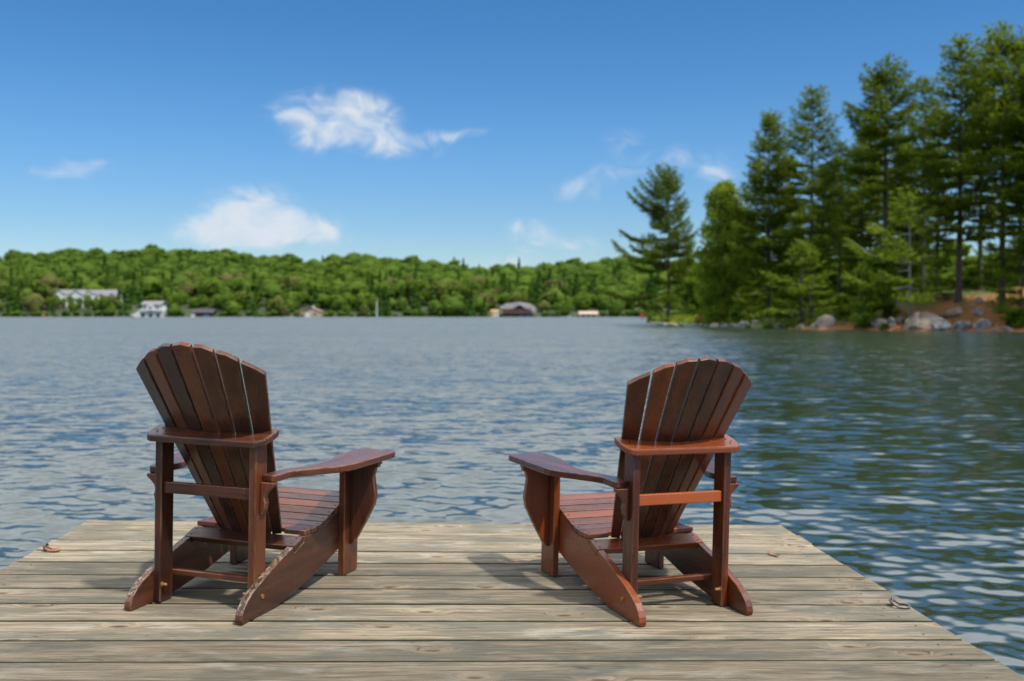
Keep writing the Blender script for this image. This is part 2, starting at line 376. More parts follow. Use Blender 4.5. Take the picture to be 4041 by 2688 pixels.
# ------------------------------------------------------------------ the lake
def sstep(a, b, v): t = np.clip((v-a)/(b-a), 0, 1); return t*t*(3-2*t)
def build_lake():
    dt = .0025
    th = np.concatenate([np.arange(-.66, .66, dt), np.linspace(.66, 2*math.pi-.66, 70)[:-1]])
    r = np.exp(np.concatenate([np.arange(math.log(1.2), math.log(4.4), .03), np.arange(math.log(4.4), math.log(24), .0045), np.arange(math.log(24), math.log(2400), .0098)]))
    T, R = np.meshgrid(th, r, indexing='ij')
    X = R*np.sin(T); Y = R*np.cos(T)
    cell = np.maximum(R*np.where(R < 4.4, .03, np.where(R < 24, .0045, .0098)), R*np.where(np.abs(T) < .66, dt, .075)).ravel()
    x, y = X.ravel(), Y.ravel(); z = np.zeros_like(x)
    rg = np.random.default_rng(5)
    main = math.radians(250)
    for i in range(72):
        lam = .08*(.30/.08)**rg.random()
        a = main + rg.normal(0, .62)
        k = 2*math.pi/lam
        amp = .0062*lam
        wgt = np.clip((lam/cell-3)/3, 0, 1)
        ph = k*(x*math.cos(a)+y*math.sin(a))+rg.random()*6.28
        z += amp*wgt*(np.sin(ph)+.18*np.sin(2*ph))
    z += .006*np.sin(x*.55+y*.9)*np.clip((7/cell-4)/5, 0, 1)
    # gusts leave calmer and rougher patches
    gust = .72+.28*np.sin(x*.21+1.3*np.sin(y*.13))*np.sin(y*.17+.7)
    # calmer water in the lee of the point
    z *= gust*(1-.58*sstep(.07, .30, x/np.maximum(y, 1.)))
    n, mrow = len(th), len(r)
    i = np.arange(n); j = np.arange(mrow-1)
    I, J = np.meshgrid(i, j, indexing='ij'); I2 = (I+1) % n
    f = np.stack([I*mrow+J, I*mrow+J+1, I2*mrow+J+1, I2*mrow+J], -1).reshape(-1, 4)
    v = np.stack([x, y, z], -1)
    v = np.vstack([v, [[0, 0, 0]]])
    o = bake('lake_water', v, f, M['water'], smooth=True)
    tag(o, kind='structure')
build_lake()

# ------------------------------------------------------------------ dock frame: the dock is tilted a little against the level lake
def pose(h, pitch, roll):
    r = Vector((1, 0, 0)); u = Vector((0, math.sin(pitch), math.cos(pitch))); f = Vector((0, math.cos(pitch), -math.sin(pitch)))
    r2 = r*math.cos(roll)+u*math.sin(roll); u2 = u*math.cos(roll)-r*math.sin(roll)
    m4 = Matrix.Identity(4)
    for i, a in enumerate((r2, u2, -f)):
        for k in range(3): m4[k][i] = a[k]
    m4[2][3] = h
    return m4
DOCK = pose(HW, PITCH, 0) @ pose(1.25*SC, math.atan2(1344-1246.6, F), .0214).inverted()

DA = .068
def build_dock():
    root = empty('dock', DOCK @ Matrix.Rotation(DA, 4, 'Z'))
    tag(root, 'weathered grey-brown plank dock in the foreground under the two chairs', 'dock')
    edges = [5.985, 5.690, 5.455, 5.222, 4.984, 4.744, 4.514, 4.279, 4.042, 3.806, 3.569]
    while edges[-1] > -1.2: edges.append(edges[-1]-.236-random.uniform(-.003, .003))
    random.seed(4)
    nseg = 42
    for k in range(len(edges)-1):
        y1, y0 = edges[k]*SC, edges[k+1]*SC
        gap = random.uniform(.010, .0145); cy = (y0+y1)/2; hw = (y1-y0)/2-gap/2
        xl = (-2.06+random.uniform(-.008, .010))*SC; xr = (2.088+random.uniform(-.010, .014))*SC
        crown = random.uniform(-.0015, .002); dz = random.uniform(-.002, .0015); cup = random.uniform(.0005, .0025)
        xs = np.linspace(xl, xr, nseg+1); V = []; G = []; Fc = []
        w0 = np.cumsum(np.random.default_rng(k).normal(0, .0006, nseg+1)); w1 = np.cumsum(np.random.default_rng(k+99).normal(0, .0006, nseg+1))
        w0 -= np.linspace(w0[0], w0[-1], nseg+1); w1 -= np.linspace(w1[0], w1[-1], nseg+1)
        b = .007
        for i, x in enumerate(xs):
            lo, hi = -hw+np.clip(w0[i], -.003, .003), hw+np.clip(w1[i], -.003, .003)
            arch = crown*math.sin(3.1*i/nseg)+dz
            prof = [(lo, -.042), (lo, -b), (lo+b*.3, -b*.35), (lo+b*1.2, 0), (lo*.4, -cup), (hi*.4, -cup), (hi-b*1.2, 0), (hi-b*.3, -b*.35), (hi, -b), (hi, -.042)]
            for (yy, zz) in prof:
                V.append((x, cy+yy, zz+arch)); G.append((x, yy, zz))
        m = 10
        for i in range(nseg):
            for j in range(m):
                a, c = i*m+j, i*m+(j+1) % m
                Fc.append((a, c, c+m, a+m))
        Fc.append(tuple(range(m-1, -1, -1))); Fc.append(tuple(nseg*m+j for j in range(m)))
        bake('plank', V, [f[::-1] for f in Fc], M['plank'], root, {'gv': ('FLOAT_VECTOR', np.array(G))})
    yf, yb = edges[0]*SC, edges[-1]*SC
    for x in (-1.95, -.98, .02, 1.0, 1.96):
        box('beam', (x*SC-.04, x*SC+.04, yb, yf-.06, -.26, -.047), M['beam'], root)
    box('fascia_board', (-2.03*SC, 2.05*SC, yf-.055, yf-.012, -.24, -.047), M['beam'], root)
    for s, x in ((-1, -2.03*SC), (1, 2.05*SC)):
        box('side_board', (x-.02, x+.02, yb, yf-.06, -.24, -.048), M['beam'], root)
    # nail heads in pairs where the planks cross the beams
    nails = []
    nv, nf = [], []
    rr = random.Random(8)
    for k in range(len(edges)-1):
        cy = (edges[k]+edges[k+1])/2*SC
        for x in (-1.95, 1.96):
            for dy in (-.055, .055):
                bx, by, s0 = x*SC+rr.uniform(-.02, .02), cy+dy+rr.uniform(-.008, .008), len(nv)
                for q in range(7): nv.append((bx+.0042*math.cos(q*.898), by+.0042*math.sin(q*.898), .0012))
                nf.append(tuple(range(s0, s0+7)))
    n = bake('nail_heads', nv, nf, M['screw'], root); n['kind'] = 'stuff'
build_dock()

# ------------------------------------------------------------------ the two Adirondack chairs
def prism(name, pts, axis, a0, a1, s, mat, parent, grain=0, bevel=.0032):
    """extrude a polygon: axis 'x' -> pts are (y,z), 'y' -> (x,z), 'z' -> (x,y)"""
    n = len(pts); V = []
    for a in (a0, a1):
        for p, q in pts:
            V.append({'x': (a, p, q), 'y': (p, a, q), 'z': (p, q, a)}[axis])
    V = np.array(V, float)
    Fc = [tuple(range(n)), tuple(range(2*n-1, n-1, -1))] + [(i, i+n, (i+1) % n+n, (i+1) % n) for i in range(n)]
    return solid(name, V, Fc, s, mat, parent, grain, bevel)
def solid(name, V, Fc, s, mat, parent, grain, bevel=.0032):
    V = np.asarray(V, float)*s
    o = bake(name, V, Fc, mat, parent, {'gv': ('FLOAT_VECTOR', np.roll(V, -grain, axis=1))})
    bm = bmesh.new(); bm.from_mesh(o.data); bmesh.ops.recalc_face_normals(bm, faces=bm.faces); bm.to_mesh(o.data); bm.free()
    if bevel:
        b = o.modifiers.new('bevel', 'BEVEL'); b.width = bevel; b.segments = 2; b.limit_method = 'ANGLE'; b.angle_limit = math.radians(28)
    return o
def rod(name, p, d, r, L, s, mat, parent, sides=8, head=0):
    p, d = Vector(p)*s, Vector(d).normalized(); q = d.to_track_quat('Z', 'Y'); V = []; Fc = []
    prof = [(r, 0), (r, L)] if not head else [(r*1.7, 0), (r*1.7, .0018), (r, .0019), (r, L*.75), (r*.6, L)]
    for rr, h in prof:
        for k in range(sides): V.append(p+q@Vector((rr*math.cos(6.2832*k/sides), rr*math.sin(6.2832*k/sides), h)))
    m = len(prof)
    for j in range(m-1):
        for k in range(sides): Fc.append((j*sides+k, j*sides+(k+1) % sides, (j+1)*sides+(k+1) % sides, (j+1)*sides+k))
    Fc.append(tuple((m-1)*sides+k for k in range(sides)))
    return bake(name, [tuple(v) for v in V], Fc, mat, parent)

W, TS, TP, YP, WP, ZP = .277, .033, .035, .131, .086, .688
def seat_z(y):
    return float(np.interp(y, [.48, .56, .622, .678, .734, .79, .85, .91, .96, 1.0, 1.03], [.278, .274, .277, .290, .311, .331, .350, .364, .371, .366, .345]))
def chair(mat4, s, m, m_top, m_mid, label, seed):
    root = empty('adirondack_chair', mat4); tag(root, label, 'chair')
    rr = random.Random(seed)
    # side stringers with a rounded heel and a notch for the lower cross board
    ys = [.482, .56, .622, .678, .734, .79, .85, .91, .955]
    prof = [(-.010, 0), (.15, 0), (.28, .006), (.435, .032), (.53, .050), (.70, .092), (.805, .122), (.955, .170)]
    prof += [(y, seat_z(y)-.0235) for y in reversed(ys)]
    prof += [(.480, .230), (.399, .199), (.388, .2265), (.271, .190), (.153, .148), (.069, .111), (.030, .086), (.004, .061), (-.010, .038), (-.015, .018)]
    for sd in (-1, 1):
        prism('stringer', prof, 'x', sd*(W-TS), sd*W, s, m_top if m_top else m, root, 1)
    for sd in (-1, 1):
        a, b = sorted((sd*(W-TS-TP), sd*(W-TS-.0005)))
        pv = boxv(a, b, YP, YP+WP, .001, ZP)
        pv = [(x, y, z if z < .1 else .6855+(y-.10)*.275) for x, y, z in pv]
        p = solid('rear_post', pv, BOXF, s, m, root, 2, .005)
        rod('bolt', (sd*(W-TS-TP), .142, .078), (-sd, 0, 0), .0062, .022, s, M['brass'], p, 8, 1)
    for sd in (-1, 1):
        solid('front_leg', boxv(*sorted((sd*(W+.0005), sd*(W+.0325))), .805, .952, .001, .5415), BOXF, s, m, root, 2, .0035)
        st = [(sd*W, .135, .078)]
        rod('carriage_bolt', st[0], (sd, 0, 0), .0085, .005, s, M['brass'], root, 8)
        # curved bracket under the arm, fixed to the outside of the leg
        bp = [(.3095, .541), (.452, .541), (.452, .517), (.437, .512), (.427, .475), (.433, .43), (.440, .385), (.432, .34), (.395, .265), (.335, .157), (.318, .140), (.3095, .140)]
        prism('arm_bracket', [(sd*x, z) for x, z in bp], 'y', .862, .893, s, m, root, 2)
        rb = [(.2445, .541), (.308, .541), (.306, .528), (.288, .514), (.270, .496), (.264, .478), (.270, .455), (.266, .430), (.256, .408), (.2445, .400)]
        prism('rear_arm_bracket', [(sd*x, z) for x, z in rb], 'y', .160, .192, s, m, root, 2)
        ar = [(.2455, .176), (.296, .168), (.312, .186), (.311, .22), (.307, .29), (.328, .345), (.388, .44), (.428, .50), (.447, .55), (.455, .60), (.464, 1.02), (.455, 1.055), (.437, 1.070),
              (.296, 1.088), (.268, 1.078), (.254, 1.045), (.251, .93), (.256, .84), (.275, .755), (.295, .67), (.304, .59), (.303, .51), (.286, .43), (.255, .36), (.2455, .31)]
        prism('armrest', [(sd*x, y) for x, y in ar], 'z', .542, .572, s, m, root, 1, .0045)
        prism('arm_cleat', [(sd*.310, .522), (sd*.436, .522), (sd*.436, .541), (sd*.310, .541)], 'y', .8935, .945, s, m, root, 0)
    # seven tapering back slats on a shallow curve
    xt = [-.308, -.226, -.139, -.047, .047, .139, .226, .308]; yo = [.106, .054, .018, 0, 0, .018, .054, .106]
    def B(x): return np.array((x*.52, .458+.028*(x/.308)**2, .246+.008*(x/.308)**2))
    def T(x, o):
        z = 1.10-.109*(x/.308)**2
        return np.array((x, -.047+o*.60+(1.10-z)*.60, z))
    for i in range(7):
        gt = .0066+rr.uniform(-.0018, .0018); gb = .0026
        xa, xb = xt[i]+(0 if i == 0 else gt), xt[i+1]-(0 if i == 6 else gt)
        b0, b1 = B(xt[i]+(0 if i == 0 else gb*2)), B(xt[i+1]-(0 if i == 6 else gb*2))
        t0, t1 = T(xa, yo[i]), T(xb, yo[i+1]); tm = (t0+t1)/2 + np.array((0, -.004, .007))*(1 if abs(i-3) < 3 else .35)
        # a straight board: back face through its four corners
        nrm = np.cross(b1-b0, (t0+t1)/2-(b0+b1)/2); nrm /= np.linalg.norm(nrm)
        if nrm[1] < 0: nrm = -nrm
        rear = [b0, b1, t1, tm, t0]; front = [p+nrm*.021 for p in rear]
        for q in (2, 3, 4): front[q] = front[q]+np.array((0, 0, .012))*.35
        V = np.array(rear+front)
        Fc = [(0, 1, 2, 3, 4), (9, 8, 7, 6, 5)]+[(k, k+5, (k+1) % 5+5, (k+1) % 5) for k in range(5)]
        solid('back_slat', V, Fc, s, m, root, 2, .003)
    # curved upper brace on top of the posts
    fr = [(x, .1715+.070*(x/.246)**2) for x in np.linspace(.246, -.246, 15)]
    bp = [(-.248, .100), (.248, .100), (.270, .110), (.283, .132), (.288, .165), (.289, .205), (.284, .240), (.266, .256)] + fr + [(-.266, .256), (-.284, .240), (-.289, .205), (-.288, .165), (-.283, .132), (-.270, .110)]
    br = prism('back_brace', bp, 'z', 0, .030, s, m, root, 0, .006)
    for v in br.data.vertices: v.co.z += s*.6865+(v.co.y-s*.10)*.275
    for sd in (-1, 1):
        for dx, dy in ((.236, .135), (.252, .155), (.240, .178)): rod('screw', (sd*dx, dy, .7167+(dy-.10)*.275), (0, -.265, .964), .0042, .0012, s, M['screw'], br, 7)
    solid('middle_brace', boxv(-(W-TS-TP)+.001, W-TS-TP-.001, .146, .170, .466, .514), BOXF, s, m_mid if m_mid else m, root, 0)
    solid('stretcher', boxv(-(W-TS)+.001, W-TS-.001, YP+WP+.001, YP+WP+.034, .100, .124), BOXF, s, m, root, 0)
    # lower cross board, lying on the slope of the stringers
    sl_ = math.atan2(.256-.2275, .474-.390); c, sn = math.cos(sl_), math.sin(sl_)
    V = []
    for x in (-W-.001, W+.001):
        for a, b in ((0, 0), (.0845, 0), (.0845, -.027), (0, -.027)):
            V.append((x, .3895+a*c-b*sn, .229+a*sn+b*c))
    cr = solid('seat_back_rail', V, [(0, 1, 2, 3), (7, 6, 5, 4), (0, 4, 5, 1), (1, 5, 6, 2), (2, 6, 7, 3), (3, 7, 4, 0)], s, m, root, 0)
    for sd in (-1, 1):
        for a in (.02, .066): rod('screw', (sd*(W-.022), .3895+a*c, .2292+a*sn), (0, -sn, c), .004, .001, s, M['screw'], cr, 7)
    # seat slats following the scooped stringers
    yy = .487; k = 0
    while yy < 1.0:
        w = .0535; y0, y1 = yy, yy+w
        z0, z1 = seat_z(y0), seat_z(y1); tilt = math.atan2(z1-z0, w); nx = np.array((0, -math.sin(tilt), math.cos(tilt)))
        P0, P1 = np.array((0, y0, z0)), np.array((0, y1, z1)); Q0, Q1 = P0-nx*.0215, P1-nx*.0215
        xw = W+.001
        if k == 0:      # the rearmost slat is notched round the back slats
            V = []
            f = .62
            Pm, Qm = P0+(P1-P0)*f, Q0+(Q1-Q0)*f
            for top, bot in ((True, 0), (False, 0)):
                A, Bm, Cc = (P0, Pm, P1) if top else (Q0, Qm, Q1)
                for x, p in ((-xw, A), (-.172, A), (-.172, Bm), (.172, Bm), (.172, A), (xw, A), (xw, Cc), (-xw, Cc)): V.append((x, p[1], p[2]))
            n = 8; Fc = [tuple(range(n)), tuple(range(2*n-1, n-1, -1))]+[(i, i+n, (i+1) % n+n, (i+1) % n) for i in range(n)]
        else:
            V = [(sx, p[1], p[2]) for sx in (-xw, xw) for p in (P0, P1, Q1, Q0)]
            Fc = [(0, 1, 2, 3), (7, 6, 5, 4), (0, 4, 5, 1), (1, 5, 6, 2), (2, 6, 7, 3), (3, 7, 4, 0)]
        slat = solid('seat_slat', V, Fc, s, m, root, 0, .003)
        for sd in (-1, 1):
            p = (P0+P1)/2+nx*.0003
            rod('screw', (sd*(W-.017), p[1], p[2]), nx, .0038, .001, s, M['screw'], slat, 7)
        yy += w+.0042; k += 1
    solid('front_apron', boxv(-(W-TS)+.001, W-TS-.001, .925, .954, .20, .318), BOXF, s, m, root, 0)
    return root

def on_dock(x, y, ang): return DOCK @ Matrix.Translation((x*SC, y*SC, .0015)) @ Matrix.Rotation(ang, 4, 'Z')
chair(on_dock(-1.306, 4.0025, -.2988), SC, M['left'], M['left_top'], None, 'worn dark brown wooden Adirondack chair with chipped paint, on the left of the dock', 3)
rc = chair(on_dock(.7895, 4.1094, .3717), SC*.9846, M['right'], None, M['right_sunlit'], 'reddish brown wooden Adirondack chair with its middle brace coloured sunlit orange, right on the dock', 9)

# ------------------------------------------------------------------ mooring rings
def torus(name, pts, r, mat, parent=None, sides=8):
    pts = [Vector(p) for p in pts]; n = len(pts); V = []; Fc = []
    up = Vector((0, 0, 1))
    for i in range(n):
        t = (pts[(i+1) % n]-pts[i-1]).normalized(); a = t.cross(up)
        if a.length < .1: a = t.cross(Vector((1, 0, 0)))
        a.normalize(); b = t.cross(a)
        for k in range(sides): V.append(pts[i]+a*(r*math.cos(6.2832*k/sides))+b*(r*math.sin(6.2832*k/sides)))
    for i in range(n):
        for k in range(sides):
            j = (i+1) % n
            Fc.append((i*sides+k, i*sides+(k+1) % sides, j*sides+(k+1) % sides, j*sides+k))
    return bake(name, [tuple(v) for v in V], Fc, mat, parent, smooth=True)
def mooring(x, y, ang, a, b, mat, eye_mat, label, r):
    root = empty('mooring_ring', DOCK @ Matrix.Translation((x*SC, y*SC, .0)) @ Matrix.Rotation(ang, 4, 'Z')); tag(root, label, 'mooring ring')
    eye = [(0, .015*math.cos(t), .020+.015*math.sin(t)) for t in np.linspace(0, 6.2832, 18)[:-1]]
    torus('eye_bolt', eye, .0048, eye_mat, root)
    rod('bolt_stem', (0, 0, -.004), (0, 0, 1), .007, .018, 1, eye_mat, root)
    L = []
    for t in np.linspace(0, 6.2832, 33)[:-1]:
        cx, cy = math.cos(t), math.sin(t)
        px = a*math.copysign(abs(cx)**.75, cx); py = b*math.copysign(abs(cy)**.85, cy)
        L.append((px+a-.010, py, .0065+.018*max(0, 1-(px+a)/(.9*a))))
    torus('ring', L, r, mat, root)
mooring(-2.352, 5.045, -.06, .034, .014, M['rust'], M['iron'], 'rusty long-link mooring ring on the left edge of the dock', .0052)
mooring(1.712, 4.385, -.42, .036, .030, M['iron'], M['iron'], 'dark iron round mooring ring on the right edge of the dock', .0046)

def fallen_leaf(x, y, ang):
    V = []; n = 7
    for i in range(n):
        t = i/(n-1); w = .011*math.sin(math.pi*(.08+.88*t)); zz = .004+.010*(t-.5)**2*4
        V += [(t*.075-.037, -w, zz+.003), (t*.075-.037, 0, zz), (t*.075-.037, w, zz+.004)]
    Fc = [(i*3+j, (i+1)*3+j, (i+1)*3+j+1, i*3+j+1) for i in range(n-1) for j in (0, 1)]
    o = bake('fallen_leaf', V, Fc, M['rust'], None, smooth=True); o.matrix_world = DOCK @ Matrix.Translation((x*SC, y*SC, 0)) @ Matrix.Rotation(ang, 4, 'Z')
    m = o.modifiers.new('thickness', 'SOLIDIFY'); m.thickness = .0008
    tag(o, 'rust-brown fallen leaf lying on the right part of the dock', 'leaf')
fallen_leaf(1.42, 5.28, -.9)

# ------------------------------------------------------------------ the wooded point on the right
def depth(y): return HW*2292/(y-722.0)
def X(px, Y): return (px-1178)/2292.0*Y
SHORE = [(X(px, depth(y)), depth(y)) for px, y in ((2900, 784), (2600, 772), (2400, 766), (2300, 764), (2150, 762), (2000, 760), (1850, 758), (1700, 755), (1600, 752), (1540, 749), (1483, 744.5))]
POLY = np.array(SHORE+[(23, 168), (34, 182), (60, 198), (120, 215), (330, 240), (330, 40), (90, 42)])
def inland(x, y):
    """signed distance to the shoreline, positive on land"""
    p = np.stack([np.asarray(x, float), np.asarray(y, float)], -1); d = np.full(p.shape[:-1], 1e9); ins = np.zeros(p.shape[:-1], bool)
    for a, b in zip(POLY, np.roll(POLY, -1, 0)):
        ab = b-a; t = np.clip(((p-a)@ab)/(ab@ab), 0, 1); d = np.minimum(d, np.linalg.norm(p-(a+t[..., None]*ab), axis=-1))
        c = ((a[1] > p[..., 1]) != (b[1] > p[..., 1])) & (p[..., 0] < (b[0]-a[0])*(p[..., 1]-a[1])/(b[1]-a[1]+1e-12)+a[0]); ins ^= c
    return np.where(ins, d, -d)
def ground_h(x, y):
    d = inland(x, y)
    h = np.where(d < 0, np.maximum(d*.22, -1.2), .55*sstep(0, 1.6, d)+.35*sstep(1.5, 12, d))
    h = h + 3.3*sstep(1.5, 17, d)*sstep(128, 98, y) + .25*np.sin(x*.55+1)*np.sin(y*.43)*sstep(1, 6, d)
    return h
def build_point():
    xs = np.concatenate([np.arange(15, 75, .8), np.arange(75, 332, 6)]); ys = np.concatenate([np.arange(40, 70, 3), np.arange(70, 190, .8), np.arange(190, 246, 4)])
    Xg, Yg = np.meshgrid(xs, ys, indexing='ij'); Z = ground_h(Xg, Yg)
    n, m = Xg.shape; I, J = np.meshgrid(np.arange(n-1), np.arange(m-1), indexing='ij')
    f = np.stack([I*m+J, (I+1)*m+J, (I+1)*m+J+1, I*m+J+1], -1).reshape(-1, 4)
    o = bake('shore_terrain', np.stack([Xg, Yg, Z], -1).reshape(-1, 3), f, M['ground'], smooth=True); tag(o, kind='structure')
build_point()
def gz(x, y): return float(ground_h(np.array([x]), np.array([y]))[0])

# ---- foliage builders (numpy): return vertices, triangles, tint
def blades(c, d, L, wd, n, rg, spread=.8, up=.25):
    """n needle blades per tuft: c centres, d directions"""
    k = len(c); c = np.repeat(c, n, 0); d = np.repeat(d, n, 0)
    v = d + rg.normal(0, spread, c.shape); v[:, 2] += up; v /= np.linalg.norm(v, axis=1)[:, None]
    sd = np.cross(v, rg.normal(0, .75, c.shape)+(0, 0, 1)); sd /= np.linalg.norm(sd, axis=1)[:, None]
    l = L*rg.uniform(.7, 1.25, (len(c), 1)); w = wd*rg.uniform(.7, 1.3, (len(c), 1))
    base = c-v*l*.25
    V = np.stack([base-sd*w*.5, base+sd*w*.5, base+v*l*1.25], 1).reshape(-1, 3)
    t = np.repeat(rg.random(k), n); t = np.clip(t*.8+rg.random(len(t))*.2, 0, 1)
    return V, np.arange(len(V)).reshape(-1, 3), np.repeat(t, 3)
def quads(c, nrm, size, rg):
    a = np.cross(nrm, rg.normal(0, 1, c.shape)); a /= np.linalg.norm(a, axis=1)[:, None]; b = np.cross(nrm, a); b /= np.linalg.norm(b, axis=1)[:, None]+1e-9
    s = size*rg.uniform(.6, 1.3, (len(c), 1))
    V = np.stack([c-a*s*.5, c+b*s*.38, c+a*s*.5, c-b*s*.38], 1).reshape(-1, 3)
    return V, np.arange(len(V)).reshape(-1, 4)
def tube(paths, sides=6):
    V, Fc = [], []
    for P, R in paths:
        s0 = len(V)
        for i, (p, r) in enumerate(zip(P, R)):
            t = np.array(P[min(i+1, len(P)-1)])-np.array(P[max(i-1, 0)]); t = t/(np.linalg.norm(t)+1e-9)
            a = np.cross(t, (0, 0, 1) if abs(t[2]) < .9 else (1, 0, 0)); a /= np.linalg.norm(a); b = np.cross(t, a)
            for k in range(sides): V.append(np.array(p)+r*(a*math.cos(6.2832*k/sides)+b*math.sin(6.2832*k/sides)))
        for i in range(len(P)-1):
            for k in range(sides):
                q = (k+1) % sides; Fc.append((s0+i*sides+k, s0+i*sides+q, s0+(i+1)*sides+q, s0+(i+1)*sides+k))
    return np.array(V), Fc

def pine(seed, h, cb, rmax, dens=1., flat=1., drop=.15, low=.5, side=0., light=False, tr=.28, step=.55):
    """white pine: tapered trunk, whorls of limbs carrying flat plates of needle tufts"""
    rg = np.random.default_rng(seed)
    bend = rg.normal(0, .12, 2)
    zz = np.linspace(-.4, h*.985, 12); trunk = [(bend[0]*math.sin(2.4*z/h), bend[1]*math.sin(3*z/h), z) for z in zz]
    paths = [(trunk, [max(.03, tr*(1-z/h)**.85*(1.25 if z < .5 else 1)) for z in zz])]
    C, Dd = [], []
    z = cb*h; az = rg.random()*6.28
    while z < h*.985:
        t = (z-cb*h)/(h*(1-cb)); prof = (low+(1-low)*min(1, t*3.2))*(1-t)**.58+.06
        for k in range(int(rg.integers(2, 5))):
            az += 2.4+rg.normal(0, .4)
            if rg.random() < drop: continue
            L = 1.12*rmax*prof*rg.uniform(.55, 1.2)*(1+side*math.cos(az-math.pi))
            el = math.radians(2+44*t**1.5+rg.normal(0, 6)); n = 7
            s = np.linspace(0, 1, n); hd = np.array((math.cos(az), math.sin(az)))
            rad = L*s*math.cos(el); zo = L*(s*math.sin(el)-.10*flat*np.sin(s*2.6)*(1-t)+.13*s**3)
            tb = np.array(trunk[min(11, int(11*z/h))])
            P = np.stack([tb[0]+hd[0]*rad, tb[1]+hd[1]*rad, z+zo], -1)
            paths.append((P[::2], [max(.012, .02*L*(1-q*.85)) for q in s[::2]]))
            m = max(3, int(L*3.0*dens))
            for q in np.linspace(.22 if t < .8 else .1, 1, m):
                pq = np.array([np.interp(q, s, P[:, i]) for i in range(3)])
                bl = (.22+.34*L*(1-q)**.8*.9+.25)*min(1.2, .45+L*.2)
                for sg in (-1, 1):
                    a2 = az+sg*rg.uniform(.5, 1.2); b2 = np.array((math.cos(a2), math.sin(a2), rg.uniform(-.05, .22)))
                    nt = max(1, int(bl*3.4))
                    for e in range(nt):
                        C.append(pq+b2*bl*(e+rg.uniform(.3, 1))/nt+np.array((0, 0, rg.normal(0, .06)))); Dd.append(b2+np.array((hd[0]*.3, hd[1]*.3, .1)))
        z += step*rg.uniform(.6, 1.5)*(1-.45*t)
    for e in range(10): C.append(np.array(trunk[-1])+rg.normal(0, .12, 3)*(1, 1, 2.5)); Dd.append(np.array((0, 0, 1.)))
    C, Dd = np.array(C), np.array(Dd); Dd /= np.linalg.norm(Dd, axis=1)[:, None]
    fo = blades(C, Dd, .46, .15, 4, rg, .55, .16)
    return fo, tube(paths)

PROTO = {}
def make_tree(key, name, fo, wood, leafm, barkm):
    root = empty(name)
    bake('trunk', wood[0], wood[1], barkm, root, smooth=True)
    bake('crown', fo[0], fo[1], leafm, root, {'tint': ('FLOAT', fo[2])})
    PROTO[key] = [root, False]
def place(key, x, y, h0, h, rot, label, cat, group=None, wid=1.):
    root, used = PROTO[key]
    o = root if not used else copy_tree(root)
    PROTO[key][1] = True
    s = h/h0; o.location = (x, y, gz(x, y)-.05); o.rotation_euler = (0, 0, rot); o.scale = (s*wid, s*wid, s)
    o['label'] = label; o['category'] = cat
    if group: o['group'] = group
    return o
for i, (sd, cb, rm, dn, fl, dr, lw) in enumerate([(1, .24, 4.3, 1., 1., .12, .45), (2, .34, 4.0, .95, 1.1, .2, .5), (3, .16, 4.4, 1.05, .9, .1, .6), (4, .40, 4.6, 1., 1.2, .2, .4), (5, .28, 3.7, .95, 1., .22, .5)]):
    make_tree('pine%d' % i, 'pine_tree', *pine(sd, 25., cb, rm, dn, fl, dr, lw), M['needle'], M['bark'])
make_tree('lone', 'pine_tree', *pine(21, 22., .10, 7.0, 1.0, 1.3, .22, .72, side=.34, step=.80, tr=.30), M['needle'], M['bark'])
make_tree('dense', 'pine_tree', *pine(31, 24., .10, 4.6, 1.15, 1.1, .04, .8, step=.5), M['needle'], M['bark'])
make_tree('young', 'pine_tree', *pine(41, 11., .22, 4.0, 1.15, 1.5, .25, .9, side=.25, step=.8, tr=.14), M['needle_light'], M['bark_pale'])
make_tree('young2', 'pine_tree', *pine(43, 9., .12, 2.9, 1.1, 1.3, .15, .9, step=.6, tr=.12), M['needle_light'], M['bark'])

